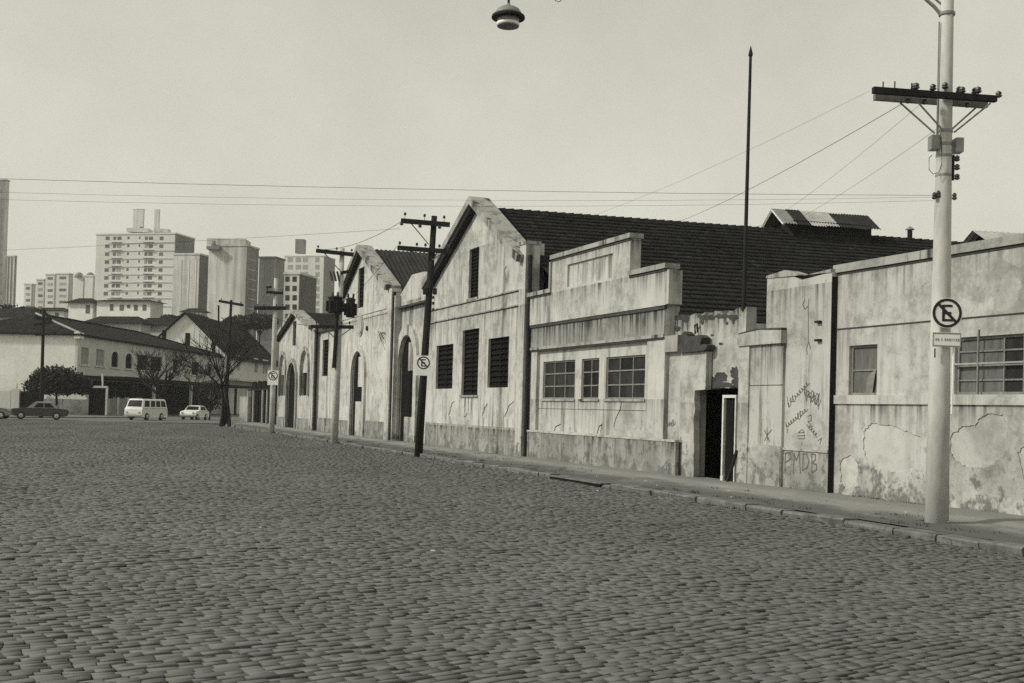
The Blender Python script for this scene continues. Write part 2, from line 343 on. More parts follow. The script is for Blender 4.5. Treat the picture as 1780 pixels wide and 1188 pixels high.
def cobble_mat():
    mt, n, b = newmat('granite_cobble'); k = N(n)
    at_ = n.nodes.new('ShaderNodeAttribute'); at_.attribute_name = 'tone'; at_.attribute_type = 'GEOMETRY'
    oi = n.nodes.new('ShaderNodeObjectInfo')
    gr = k.noise(60, 3); bl = k.math('ADD', k.math('MULTIPLY', k.noise(0.35, 5, rough=0.7), 0.8), k.math('MULTIPLY', k.math('SUBTRACT', k.noise(0.10, 3), 0.4), 0.9))
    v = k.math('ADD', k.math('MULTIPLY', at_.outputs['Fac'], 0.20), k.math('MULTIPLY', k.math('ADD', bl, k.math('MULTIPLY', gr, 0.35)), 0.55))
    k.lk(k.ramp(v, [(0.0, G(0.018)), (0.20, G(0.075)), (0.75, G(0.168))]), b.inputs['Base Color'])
    b.inputs['Roughness'].default_value = 0.6; b.inputs['Specular IOR Level'].default_value = 0.4
    k.bump(b, gr, 0.25, 0.01); return mt
M['cobble'] = cobble_mat()
RA = math.radians(80.5); ru = np.array([math.sin(RA), math.cos(RA)]); rv = np.array([-math.cos(RA), math.sin(RA)])
def cobble_field():
    L = []
    d = 3.5
    while d < 104:
        du, cur = 0.0, -40.0+random.uniform(0, 0.3)
        dep = 0.092+random.uniform(-0.010, 0.014)
        while cur < 24:
            ln = random.uniform(0.12, 0.21); c = cur+ln/2; cur += ln+random.uniform(0.002, 0.011)
            wob = 0.35*math.sin(c*0.21+d*0.05)+0.10*math.sin(c*0.73+d*0.31)+0.05*math.sin(c*1.9+d*0.9)
            p = ru*c+rv*(d+wob)
            if p[0] > KX-0.13 or p[1] < 2.5 or p[1] > 99.5: continue
            dpt = p[0]*A2.x+p[1]*A2.y; lat = p[0]*R2.x+p[1]*R2.y
            if lat < -0.47*dpt-3.0 or dpt < 4: continue
            ang = 0.35*0.21*math.cos(c*0.21+d*0.05)+0.073*math.cos(c*0.73+d*0.31)
            L.append((p[0], p[1], ang, ln, dep-random.uniform(0, 0.004)-(random.uniform(0.006, 0.032) if random.random() < 0.4 else 0), random.gauss(0, 0.0045)+0.016*math.sin(p[0]*0.6)*math.sin(p[1]*0.5)+0.012*math.sin(p[0]*1.7+p[1]*0.9)*math.sin(p[1]*1.3), random.gauss(0, 0.014), random.gauss(0, 0.026), random.random(), dpt))
        d += dep+random.uniform(0.004, 0.014)
    return np.array(L)
cob = cobble_field()
px_ = np.array([proj((c[0], c[1], 0)) for c in cob[np.argsort(cob[:, 9])[:2500]]]); order = np.argsort(cob[:, 9])[:2500]
vis = order[(px_[:, 0] > -5) & (px_[:, 0] < 1785) & (px_[:, 1] < 1195)][:300]
RING = np.array([(-1, -1), (1, -1), (1, 1), (-1, 1)])
def stone_verts(ln, dep, top=0.0):
    # skirt, shoulder, slightly sunken crown edge, crown
    out = []
    for k2, z in ((1.0, -0.07), (1.0, -0.009), (0.93, -0.001)):
        ins = (1-k2)*0.13
        for sx, sy in RING: out.append((sx*(ln/2-ins*0.35), sy*(dep/2-ins*0.9), z))
    return np.array(out)
SF = [(i, (i+1) % 4, (i+1) % 4+4, i+4) for i in range(4)]+[(i+4, (i+1) % 4+4, (i+1) % 4+8, i+8) for i in range(4)]+[(8, 9, 10, 11)]
def mesh_np(name, V, F4, tone, mat, parent):
    me = bpy.data.meshes.new(name); nv, nf = len(V), len(F4)
    me.vertices.add(nv); me.vertices.foreach_set('co', V.ravel()); me.loops.add(nf*4); me.loops.foreach_set('vertex_index', F4.ravel().astype(np.int32))
    me.polygons.add(nf); me.polygons.foreach_set('loop_start', np.arange(0, nf*4, 4, dtype=np.int32))
    me.update(calc_edges=True); a = me.attributes.new('tone', 'FLOAT', 'POINT'); a.data.foreach_set('value', tone.astype(np.float32))
    me.materials.append(M[mat]); o = bpy.data.objects.new(name, me); LINK(o); adopt(o, parent); return o
SF_ = np.array(SF); visset = set(vis.tolist())
rest = [i for i in range(len(cob)) if i not in visset]
def stone_mass(idx, full, name):
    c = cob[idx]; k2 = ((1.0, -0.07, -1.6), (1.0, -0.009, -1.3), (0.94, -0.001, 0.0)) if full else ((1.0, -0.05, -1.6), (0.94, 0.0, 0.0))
    vs = []; tn = []
    for f_, z_, t_ in k2:
        ins = (1-f_)*0.13
        for sx, sy in RING:
            x = sx*(c[:, 3]/2-ins*0.35)+rng.normal(0, 0.004, len(c)); y = sy*(c[:, 4]/2-ins*0.9)+rng.normal(0, 0.003, len(c)); z = z_+c[:, 5]+(x*c[:, 6]+y*c[:, 7] if z_ > -0.04 else 0)
            ca, sa = np.cos(c[:, 2]), np.sin(c[:, 2]); xr = x*ca-y*sa; yr = x*sa+y*ca
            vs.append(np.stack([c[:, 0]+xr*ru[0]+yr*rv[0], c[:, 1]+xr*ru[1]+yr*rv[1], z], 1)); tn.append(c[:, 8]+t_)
    nvx = len(vs); V = np.stack(vs, 1).reshape(-1, 3); T = np.stack(tn, 1).ravel()
    fc = SF_ if full else np.array([(i, (i+1) % 4, (i+1) % 4+4, i+4) for i in range(4)]+[(4, 5, 6, 7)])
    F = (fc[None]+nvx*np.arange(len(c))[:, None, None]).reshape(-1, 4)
    tag(mesh_np(name, V, F, T, 'cobble', road), kind='stuff')
rest = np.array(rest); near_ = cob[rest, 9] < 32
stone_mass(rest[near_], True, 'cobblestones'); stone_mass(rest[~near_], False, 'distant_cobblestones')
variants = []
for q in range(12):
    v = stone_verts(0.2, 0.125); v[8:, 2] += rng.normal(0, 0.003, 4); v[4:8, :2] += rng.normal(0, 0.004, (4, 2))
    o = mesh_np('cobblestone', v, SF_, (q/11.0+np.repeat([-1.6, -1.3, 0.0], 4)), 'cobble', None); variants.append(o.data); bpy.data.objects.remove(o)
for i in vis:
    c = cob[i]; o = bpy.data.objects.new('cobblestone', variants[int(c[8]*11.99)]); LINK(o); o.parent = road
    o.location = (c[0], c[1], c[5]); o.scale = (c[3]/0.2, c[4]/0.125, 1)
    o.rotation_euler = (c[7], -c[6], c[2]+math.pi/2-RA)

# pavement slab, kerb stones, dirt verge
DRIVE = (gnd(985, 832).y, gnd(1092, 848).y)       # lowered kerb at the gate: far end, near end
pav = [(KX+0.28, -2), (15.98, -2), (15.98, 97), (15.3, 97), (KX+0.28, 92)]
def slab_poly(pts, z0, z1): return B().slab([pts], lambda a, b, t: (a, b, t), z0, z1)
def sidewalk_sheet():
    b = B(); xs = np.linspace(KX+0.27, 15.99, 14); ys = np.concatenate([np.linspace(-2, 40, 120), np.linspace(41, 97, 40)])
    vs = []
    for y in ys:
        for x in xs:
            dr = max(0.0, 1-max(abs(y-sum(DRIVE)/2)-1.4, 0)/1.2) if DRIVE else 0
            z = KZ+0.012*math.sin(y*0.9)*math.sin(x*1.7)+random.uniform(-0.004, 0.004)-0.09*dr*max(0, (13.9-x)/1.3 if x > 12.6 else 1)
            z -= 0.035*max(0.0, min(1.0, (13.0-x)/0.5))
            if x > 14.55: z += 0.035
            vs.append((x, y, z))
    nx = len(xs)
    fs = [(j*nx+i, j*nx+i+1, (j+1)*nx+i+1, (j+1)*nx+i) for j in range(len(ys)-1) for i in range(nx-1)]
    return b.add(vs, fs)
def pave_mat():
    mt, n, b = newmat('cement_and_dirt_pavement'); k = N(n); x = k.xyz()[0]
    n1 = k.noise(1.1, 6, (1, 0.5, 1), rough=0.65); n2 = k.noise(9, 5, rough=0.7)
    t = k.math('ADD', k.math('MULTIPLY', k.math('SUBTRACT', x, 13.9), 0.35), k.math('ADD', n1, k.math('MULTIPLY', k.math('SUBTRACT', n2, 0.5), 0.6)))
    c = k.ramp(t, [(0.28, G(0.09)), (0.45, G(0.15)), (0.62, G(0.25)), (0.85, G(0.20))])
    c = k.mix(k.ramp(n2, [(0.62, 0.0), (0.7, 0.6)]), c, G(0.05))
    k.lk(c, b.inputs['Base Color']); b.inputs['Roughness'].default_value = 0.95; k.bump(b, k.math('ADD', n1, n2), 0.7, 0.04); return mt
M['pave'] = pave_mat()
tag(sidewalk_sheet().obj('pavement', 'pave'), kind='structure')
kerb = tag(B().box2(KX+0.02, KX+0.26, -2, 92, -0.07, 0.02).obj('kerb', 'dirt'), kind='structure')
y = -1.5
while y < 92:
    ln = random.uniform(0.75, 1.25); yc = y+ln/2
    low = DRIVE[1]-0.4 < yc < DRIVE[0]+0.4
    dz = (-0.085 if low else -0.028)+random.uniform(-0.022, 0.012); dx = random.uniform(-0.035, 0.03)
    if DRIVE[1]+0.6 < yc < DRIVE[0]-0.3: dz -= 0.03
    b = B(); x0, x1, z1 = KX-0.05+dx, KX+0.29+dx*0.3, KZ+0.008+dz
    q = [(x0+0.03, z1-0.12), (x0+0.012, z1-0.03), (x0+0.045, z1), (x1, z1+random.uniform(-0.008, 0.008)), (x1, -0.1), (x0, -0.1)]
    g = 0.008+random.uniform(0, 0.012)
    b.slab([q], lambda a, c, t: (a+random.uniform(-0.014, 0.014), t, c+random.uniform(-0.010, 0.006)), y+g, y+ln-g).obj('kerb_stone', 'kerb', kerb)
    y += ln
# rounded corner of the kerb at the far end of the block
cpt = [(KX+0.1, 92), (12.9, 95), (13.9, 98.5), (15.6, 101), (18, 102.6), (22, 104), (28, 106), (36, 110)]
for p, q in zip(cpt, cpt[1:]):
    p, q = Vector((*p, 0)), Vector((*q, 0)); d = (q-p); ang = math.atan2(d.y, d.x)
    B().box(((p+q)/2+Vector((0, 0, 0.02))), (d.length-0.02, 0.3, 0.24), ang).obj('kerb_stone', 'kerb', kerb)
cor = [(KX+0.2, 92), (13.0, 95), (14.0, 98.5), (15.7, 101), (18, 102.6), (22, 104), (28, 106), (36, 110), (36, 97), (16, 97.0), (16, 92)]
tag(slab_poly(cor, -0.1, KZ-0.004).obj('pavement', 'pavement'), kind='structure')
strip_y = (gnd(1008, 832).y, gnd(1085, 846).y)
ib = thing('kerb_dark_strip', (KX, sum(strip_y)/2, 0), 'long black strip along the kerb before the doorway, painted as its dark side', 'kerb strip')
B().box2(KX-0.075, KX+0.05, strip_y[0], strip_y[1], -0.03, 0.055).obj('kerb_dark_side', 'inside', ib)  # black box added for the dark side of the kerb step
B().box2(KX-0.08, KX+0.32, strip_y[0]+0.05, strip_y[1]-0.05, 0.056, 0.085).obj('strip_top', 'kerb', ib)

# ------------------------------------------------------------------ factory row, from near to far
def coping_strip(parent, pts, D, x_out, h, mat='coping', name='coping', back=0.3):
    """a projecting strip following the wall top; pts = (Y, Z) of its lower edge, left to right"""
    b = B(); lo = [(a, c) for a, c in pts]; up = [(a, c+h) for a, c in pts]
    return b.wall([lo+up[::-1]], D-x_out, D+back).obj(name, mat, parent)
def band(parent, p0, p1, D, out, h, mat, name):
    (a0, z0), (a1, z1) = p0, p1
    return B().wall([[(a0, z0), (a1, z1), (a1, z1+h), (a0, z0+h)]], D-out, D+0.02).obj(name, mat, parent)

def wobble(px, n=7, amp=1.9):
    out = []
    for p, q in zip(px, px[1:]+px[:1]):
        for i in range(n):
            t = i/n; out.append((p[0]+(q[0]-p[0])*t+random.uniform(-amp, amp), p[1]+(q[1]-p[1])*t+random.uniform(-amp, amp)))
    return out
# --- 1 long plastered wall at the right
D = 15.85
yL, yE = onX(1447, 700, D).y, 3.0
zt = onX(1600, 452, D).z; zs0 = onX(1600, 561, D).z; zsl = onX(1600, 703.5, D).z; zsh = onX(1600, 687, D).z
rw = thing('warehouse_wall', (D, (yL+yE)/2, KZ), 'long low plastered warehouse wall with boarded windows behind the concrete pole', 'wall')
w1 = RECT(1475.5, 1524.5, 600, 685, D); w1 = (w1[0], w1[1], zsh+0.004, w1[3])
w2y0 = onX(1659, 640, D).y; w2 = (w2y0, w2y0-4.6, zsh+0.004, onX(1700, 585, D).z)
pats = [[(1499, 770), (1503, 748), (1514, 736), (1548, 739), (1580, 752), (1600, 760), (1601, 785), (1592, 812), (1560, 822), (1527, 815), (1505, 796)],
        [(1652, 758), (1672, 742), (1694, 741), (1703, 727), (1716, 720), (1742, 722), (1752, 740), (1745, 790), (1720, 812), (1676, 812), (1662, 800), (1652, 790)],
        [(1768, 790), (1775, 778), (1800, 770), (1830, 800), (1820, 850), (1785, 850)], [(1462, 800), (1478, 792), (1492, 806), (1490, 846), (1470, 852), (1460, 835)]]
pl_ = [[YZ(x, y2, D) for x, y2 in wobble(q)] for q in pats]
B().wall([[(yL, 0), (yE, 0), (yE, zt), (yL, zt)], rect_loop(w1), rect_loop(w2)]+pl_, D, D+0.35).obj('wall', 'wall_r', rw)
for q in pl_: B().box2(D+0.022, D+0.06, max(a for a, c in q)+0.05, min(a for a, c in q)-0.05, min(c for a, c in q)-0.05, max(c for a, c in q)+0.05).obj('plaster_patch', 'patch', rw)
coping_strip(rw, [(yL+0.003, zt), (yE, zt)], D, 0.06, 0.17, 'coping', back=0.4)
b = B().box2(D-0.02, D+0.02, yL-0.003, yE+0.003, zt-0.05, zt-0.004); b.obj('under_line', 'line', rw)  # thin dark strip under the coping
b = B().box2(D-0.022, D+0.01, yL-0.004, yE, zs0, zs0+0.022); b.obj('string_course', 'line', rw)
B().box2(D-0.05, D+0.30, yL-0.003, yE, zsl, zsh).obj('sill_course', 'wall_r', rw)
window(rw, w1, D, 1, 2, 'board', 'frame', 0.10)
B().add([(D+0.07, w1[1]+0.42, w1[2]+0.05), (D+0.07, w1[1]+0.22, w1[2]+0.05), (D+0.05, w1[1]+0.12, w1[2]+0.45), (D+0.06, w1[1]+0.38, w1[2]+0.36), (D+0.075, w1[1]+0.42, w1[2]+0.05), (D+0.075, w1[1]+0.22, w1[2]+0.05), (D+0.055, w1[1]+0.10, w1[2]+0.55), (D+0.065, w1[1]+0.34, w1[2]+0.42)],
        [(0, 1, 2, 3), (7, 6, 5, 4), (0, 4, 5, 1), (1, 5, 6, 2), (2, 6, 7, 3), (3, 7, 4, 0)]).obj('torn_board', 'frame', rw)
window(rw, w2, D, 4, 4, ['board', 'glass', 'board', 'board'], 'frame', 0.10, barw=0.03)
for (a, z0, z1) in ((w2y0-0.62, w2[2], w2[3]+0.12), (w2y0-1.72, w2[2], w2[3]+0.12)):
    B().box2(D-0.035, D-0.005, a-0.015, a+0.015, z0, z1).obj('guard_bar', 'frame', rw)
for zz in (0.52,): B().box2(D-0.03, D-0.008, w2y0+0.03, w2y0-4.5, w2[2]+zz*(w2[3]-w2[2]), w2[2]+zz*(w2[3]-w2[2])+0.03).obj('guard_bar', 'sheet_light', rw)
# --- 2 tall gate wall with graffiti
D = 15.70
gw = thing('gate_wall', (D, onX(1390, 850, D).y, KZ), 'tall blank plastered wall panel covered with scrawled graffiti', 'wall')
ya, yb = onX(1331, 600, D).y, onX(1442.5, 650, D).y; za, zb = onX(1331, 484, D).z, onX(1441, 474, D).z
zl = onX(1400, 781, D).z
top = [(ya, za), (ya*0.7+yb*0.3, za+0.05), (ya*0.45+yb*0.55, zb-0.07), (yb, zb)]
B().wall([[(ya, 0), (yb, 0)]+top[::-1]], D, D+0.30).obj('wall', 'wall_g', gw)
B().wall([[(ya, zl-0.05), (yb, zl-0.05), (yb, zl), (ya, zl)]], D-0.03, D+0.02).obj('ledge', 'wall_p', gw)
B().wall([[(ya+0.02, za-0.01), (yb+0.01, zb-0.01), (yb+0.01, zb+0.07), (ya*0.4+yb*0.6, zb+0.02), (ya*0.7+yb*0.3, za+0.11), (ya+0.02, za+0.05)]], D-0.02, D+0.32).obj('coping', 'coping', gw)
B().wall([[(yb-0.002, 0.1), (yb-0.012, 0.1), (yb-0.012, zb-0.1), (yb-0.002, zb-0.1)]], D+0.003, D+0.15).obj('end_face_shade', 'pipe', gw)  # dark skin over the wall end; its shade put into the colour
for py in (560, 592): B().box((D-0.04, onX(1425, py, D).y, onX(1425, py, D).z), (0.10, 0.16, 0.05)).obj('iron_bracket', 'iron', gw)
def scr(x0, y0, x1, y1, n, a, loops=0):            # hurried handwriting along a line
    pts = []; amp = [a*random.choice((0.45, 0.5, 0.6, 1.3)) for _ in range(n+1)]; m = n*8
    for i in range(m+1):
        t = i/m; ph = t*n*2*math.pi*0.75; h = amp[int(t*n)]
        pts.append((x0+(x1-x0)*t+a*0.38*math.cos(ph), y0+(y1-y0)*t-h*math.sin(ph)))
    return pts
strokes(gw, 'graffiti', 'spray', D, [scr(1369, 704, 1405, 666, 12, 5), scr(1366, 742, 1402, 712, 12, 5), scr(1399, 682, 1423, 696, 8, 8), [(1397, 672), (1402, 698), (1406, 680), (1409, 700), (1415, 682), (1417, 704), (1424, 684), (1422, 712)],
        [(1404, 724), (1410, 722), (1410, 732), (1404, 733), (1412, 742), (1405, 744), (1402, 738)], scr(1406, 742, 1420, 758, 5, 5), [(1422, 766), (1428, 762), (1425, 772)],
        [(1388, 752), (1394, 747), (1398, 752), (1388, 753)], [(1387, 758), (1399, 757)], [(1388, 763), (1398, 763), (1398, 755)], [(1368, 690), (1371, 709)], [(1366, 735), (1369, 752)]], 0.017)
strokes(gw, 'graffiti', 'spray_faint', D, [[(1364, 822), (1365, 788), (1373, 787), (1375, 797), (1366, 804)], [(1379, 823), (1380, 788), (1384, 801), (1389, 787), (1391, 822)], [(1396, 790), (1395, 818), (1403, 813), (1406, 802), (1402, 790), (1396, 789)],
        [(1411, 790), (1411, 822), (1419, 817), (1419, 808), (1411, 805), (1417, 800), (1417, 791), (1410, 789)]], 0.03, 0.005)
strokes(gw, 'graffiti', 'spray_faint', D, [[(1399, 521), (1395, 530), (1399, 538), (1405, 532), (1406, 520)], [(1405, 532), (1405, 596)], [(1405, 596), (1402, 606), (1403, 616)], [(1406, 596), (1409, 607)]], 0.022)
# --- 3 low gate pier with cap
D = 15.63
lp = thing('gate_pier', (D, onX(1320, 840, D).y, KZ), 'squat plastered gate pier with mossy cap right of the dark doorway', 'pier')
ya, yb = onX(1285.5, 720, D).y, onX(1359, 720, D).y; zc0, zc1 = onX(1320, 600, D).z, onX(1320, 577, D).z; zp = onX(1325, 774, D).z
B().wall([[(ya, 0), (yb, 0), (yb, zc0), (ya, zc0)]], D, D+0.3).obj('shaft', 'wall_p', lp)
B().wall([[(ya+0.02, 0), (ya-0.42, 0), (ya-0.42, zc0-0.002), (ya+0.02, zc0-0.002)]], D-0.04, D+0.02).obj('pilaster', 'wall_r', lp)
B().wall([[(ya-0.42, 0.02), (yb+0.02, 0.02), (yb+0.02, zp), (ya-0.42, zp+0.03)]], D-0.018, D+0.02).obj('plinth', 'wall_r', lp)
cap = B().wall([[(ya+0.06, zc0), (yb-0.03, zc0), (yb-0.03, zc1-0.02), (ya*0.5+yb*0.5, zc1+0.03), (ya+0.04, zc1-0.04)]], D-0.09, D+0.30).obj('cap', 'wall_p', lp)
B().wall([[(ya+0.04, zc1-0.05), (yb-0.02, zc1-0.03), (yb-0.02, zc1+0.04), (ya*0.6+yb*0.4, zc1+0.07), (ya+0.02, zc1)]], D-0.08, D+0.29).obj('moss', 'coping_dark', lp)
B().box2(D-0.003, D+0.02, ya-0.42, yb, onX(1320, 671, D).z, onX(1320, 671, D).z+0.02).obj('string_course', 'line', lp)
strokes(lp, 'graffiti', 'spray', D, [[(1329, 748), (1333, 758), (1329, 766)], [(1341, 748), (1333, 757), (1338, 768)], [(1333, 744), (1334, 765)]], 0.022)
# --- 4 doorway wall, set back, with its dark room
D = 15.80
yd0, yd1 = onX(1160, 600, D).y, onX(1296, 600, D).y; ztop = onX(1225, 546, D).z
dr = thing('doorway_wall', (D, (yd0+yd1)/2, KZ), 'stained flaking wall above an open dark doorway between two piers', 'wall')
o = (onX(1209, 760, D).y, onX(1285, 760, D).y, KZ-0.08, onX(1245, 676, D).z)
tp = [(yd1, ztop+0.05)]
for i in range(1, 24): t = i/24; tp.append((yd1+(yd0-yd1)*t, ztop+random.uniform(-0.10, 0.07)))
tp.append((yd0, ztop))
lint = [(o[0]+(o[1]-o[0])*t, o[3]+random.uniform(-0.02, 0.14)) for t in (0.15, 0.3, 0.45, 0.6, 0.75, 0.9)]
B().wall([[(yd0, 0), (o[0], 0), (o[0], o[3])]+lint+[(o[1], o[3]), (o[1], 0), (yd1, 0)]+tp], D, D+0.3).obj('wall', 'wall_d', dr)
PK_ = 0.004
for cx, cy, rx, ry in ((1254, 656, 12, 11), (1238, 662, 9, 7), (1277, 648, 8, 12), (1281, 664, 9, 10), (1247, 670, 30, 6), (1230, 552, 16, 5), (1255, 550, 14, 4), (1275, 552, 10, 6), (1185, 552, 14, 5), (1238, 583, 3, 2), (1253, 598, 4, 2.5), (1264, 562, 2.5, 3), (1275, 560, 2, 4), (1221, 560, 3, 5), (1192, 556, 6, 5), (1176, 572, 8, 5)):
    pts = [(cx+rx*math.cos(t)*random.uniform(0.72, 1.08), cy+ry*math.sin(t)*random.uniform(0.72, 1.08)) for t in [2*math.pi*i/22 for i in range(22)]]
    B().wall([[YZ(x, y2, D) for x, y2 in pts]], D-PK_, D+0.02).obj('bare_patch', 'coping_dark', dr); PK_ += 0.0007
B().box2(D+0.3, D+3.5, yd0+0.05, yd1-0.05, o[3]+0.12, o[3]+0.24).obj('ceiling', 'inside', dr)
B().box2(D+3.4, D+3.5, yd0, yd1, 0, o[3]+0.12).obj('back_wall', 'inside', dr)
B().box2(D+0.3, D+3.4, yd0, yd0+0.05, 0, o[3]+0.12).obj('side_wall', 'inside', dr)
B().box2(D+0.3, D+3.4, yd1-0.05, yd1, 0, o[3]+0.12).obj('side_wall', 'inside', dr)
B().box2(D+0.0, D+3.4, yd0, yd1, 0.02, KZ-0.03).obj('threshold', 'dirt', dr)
fx = D-0.12
df = thing('door_frame', (fx, onX(1268, 830, fx).y, KZ), 'white wooden door frame standing in the dark doorway', 'door frame')
fa, fb = onX(1256.5, 760, fx).y, onX(1280, 760, fx).y; fz = onX(1266, 687, fx).z
B().box2(fx-0.04, fx+0.04, fa, fa-0.065, KZ+0.02, fz).obj('jamb', 'whitewood', df)
B().box2(fx-0.045, fx+0.045, fa+0.01, fa-0.10, KZ-0.03, KZ+0.14).obj('foot', 'whitewood', df)
B().box2(fx-0.04, fx+0.04, fb+0.04, fb, KZ, fz).obj('jamb', 'whitewood', df)
B().box2(fx-0.039, fx+0.039, fa-0.065, fb+0.04, fz-0.07, fz).obj('head', 'whitewood', df)
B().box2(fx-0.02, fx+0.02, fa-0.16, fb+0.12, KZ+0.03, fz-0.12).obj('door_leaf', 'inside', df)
p0, p1 = onX(1264, 833, fx-0.25), onX(1281, 783, fx-0.1)
tag(B().tube([(p0.x, p0.y, KZ+0.0), p1], 0.045, 4).obj('plank', 'wood', None), 'dark plank leaning inside the doorway beside the gate pier', 'plank')
# --- 5 broken pier left of the doorway
D = 15.60
bp = thing('broken_gate_pier', (D, onX(1200, 828, D).y, KZ), 'crumbling plastered gate pier with broken dark capital left of the doorway', 'pier')
a0, a1, a2 = onX(1181, 720, D).y, onX(1207, 720, D).y, onX(1227, 645, D).y
zb0, zb1 = onX(1205, 679, D).z, onX(1205, 613, D).z; zc1 = onX(1205, 580, D).z
rough = [(a1+random.uniform(-0.05, 0.05), 0.1+(zb0-0.1)*i/9) for i in range(10)]
B().wall([[(a0, 0), (a1, 0)]+rough+[(a2+0.03, zb0+0.02), (a2, zb0+0.1), (a2, zb1), (a0, zb1)]], D, D+0.17).obj('shaft', 'wall_r', bp)
q = [(a0-0.04, zb1), (a2-0.02, zb1+0.01), (a2-0.16, zb1+0.06), (a2-0.20, zb1+0.16), (a2-0.02, zb1+0.19), (a2+0.16, zb1+0.17), (a2+0.12, zb1+0.27), (a2+0.05, zb1+0.36), (a2+0.22, zb1+0.44), (a1+0.25, zb1+0.41), (a1+0.45, zc1+0.03), (a0-0.45, zc1-0.02), (a0-0.3, zc1+0.07), (a0-0.12, zc1-0.05), (a0-0.16, zc1-0.2), (a0-0.02, zc1-0.3)]
B().wall([q], D-0.10, D+0.14).obj('capital', 'coping_dark', bp)
B().tube([onX(1203, 580, D)+Vector((0.1, 0, 0)), onX(1202, 566, D)+Vector((0.1, 0, 0)), onX(1206, 563, D)+Vector((0.1, 0, 0)), onX(1207, 578, D)+Vector((0.1, 0, 0))], 0.03, 6).obj('iron_loop', 'iron', bp)
# --- 6 stepped-parapet office front
D = 15.50; T = 0.32
of = thing('office_building', (D, onX(1040, 810, D).y, KZ), 'single storey factory office front with stepped parapet and three barred windows', 'building')
oy0, oy1 = onX(918, 640, D).y, onX(1155, 640, D).y; oy2 = onX(1179, 780, D).y
z_lowL, z_lowR = onX(940, 514, D).z, onX(1130, 474, D).z; z_hi = onX(1030, 434, D).z; z_low = (z_lowL+z_lowR)/2
ys1, ys2 = onX(964, 480, D).y, onX(1100.5, 450, D).y; yend = onX(1163, 495, D).y
zcor = onX(1040, 549, D).z; zfr = onX(1040, 597, D).z; zpl = onX(1040, 757.5, D).z
rec = (onX(932, 680, D).y, onX(1123, 680, D).y, onX(1040, 755, D).z, onX(1040, 599, D).z)
wins = [(944, 999, 628, 694), (1010.5, 1041, 622.5, 693.5), (1053, 1121, 619.5, 694)]
Dr = D+0.11
wr = [RECT(*w, Dr) for w in wins]
zw0 = sum(r[2] for r in wr)/3; zw1 = sum(r[3] for r in wr)/3; wr = [(r[0], r[1], zw0, zw1) for r in wr]
wr[-1] = (wr[-1][0], max(wr[-1][1], rec[1]+0.06), zw0, zw1)
B().wall([[(oy0, 0), (oy1, 0), (oy1, zcor), (oy0, zcor)], rect_loop((rec[0], rec[1], rec[2], rec[3]))], D, Dr).obj('front_wall', 'wall_s', of)
B().wall([[(oy0, 0), (oy1, 0), (oy1, zcor), (oy0, zcor)]]+[rect_loop(r) for r in wr], Dr+0.001, Dr+T).obj('recessed_wall', 'wall_s', of)
par = [(oy0, zcor), (yend, zcor), (yend, z_low), (ys2, z_low), (ys2, z_hi), (ys1, z_hi), (ys1, z_low), (oy0, z_low)]
pan = (onX(991, 478, D).y, onX(1070, 465, D).y, onX(1030, 492, D).z, onX(1030, 451, D).z)
B().wall([par, rect_loop(pan)], D-0.10, D+0.25).obj('parapet', 'wall_s', of)
B().wall([rect_loop((pan[0]+0.05, pan[1]-0.05, pan[2]-0.05, pan[3]+0.05))], D-0.03, D+0.24).obj('sign_panel', 'wall_2', of)
for a, c, z in ((oy0+0.01, ys1, z_low), (ys1+0.06, ys2-0.06, z_hi), (ys2, yend-0.05, z_low)):
    B().box2(D-0.17, D+0.30, a, c, z, z+0.14).obj('coping', 'coping', of)
    B().box2(D-0.125, D-0.095, a-0.01, c+0.01, z-0.07, z-0.002).obj('under_line', 'line', of)  # dark strip below each parapet coping
B().box2(D-0.165, D-0.095, ys1+0.11, ys1-0.0, z_low+0.15, z_hi-0.08).obj('side_moulding', 'coping', of)
B().box2(D-0.08, D+0.02, oy0-0.01, yend+0.1, zcor-0.10, zcor-0.002).obj('cornice', 'coping_dark', of)  # dark strip under the parapet; its shadow line put into the colour
B().box2(D-0.06, D+0.02, oy0-0.02, oy1+0.02, zfr-0.02, zfr+0.07).obj('architrave', 'coping', of)
B().box2(D-0.035, D+0.015, oy0-0.03, oy1+0.03, zfr-0.07, zfr-0.022).obj('under_line', 'line', of)  # dark strip below the architrave
js = [oy0]+[onX(x, 570, D).y for x in (958, 1001, 1040, 1088)]+[oy1]
for a, c in zip(js, js[1:]): B().box2(D-0.03-random.uniform(0, 0.012), D+0.01, a-0.008, c+0.008, zfr+0.075, zcor-0.105).obj('frieze_panel', 'wall_s2', of)
js = [oy0]+[onX(x, 780, D).y for x in (993, 1033, 1081, 1130)]+[oy2]
for a, c in zip(js, js[1:]): B().box2(D-0.07-random.uniform(0, 0.012), D+0.02, a-0.006, c+0.006, 0, zpl-0.03).obj('plinth_panel', 'plinth', of)
B().box2(D-0.10, D+0.02, oy0-0.01, oy2, zpl-0.03, zpl+0.03).obj('plinth_ledge', 'wall_s', of)
for i, r in enumerate(wr):
    window(of, r, Dr, (3, 2, 3)[i], 3, ['glass', 'glass_dark', 'glass', 'glass'], 'frame', 0.08, barw=0.04)
    B().box2(Dr-0.05, Dr+0.1, r[0]+0.06, r[1]-0.06, zw0-0.07, zw0-0.003).obj('sill', 'coping', of)
B().box2(Dr-0.004, Dr+0.01, rec[0]-0.02, rec[1]+0.02, zw0-0.34, zw0-0.325).obj('string_course', 'line', of)
for q in ([[(1080, 700), (1078, 712), (1073, 722), (1069, 732), (1067, 742)], [(1037, 756), (1041, 742), (1046, 738), (1044, 752)], [(962, 752), (966, 742), (974, 738)]]): strokes(of, 'crack', 'line', Dr, [q], 0.035)
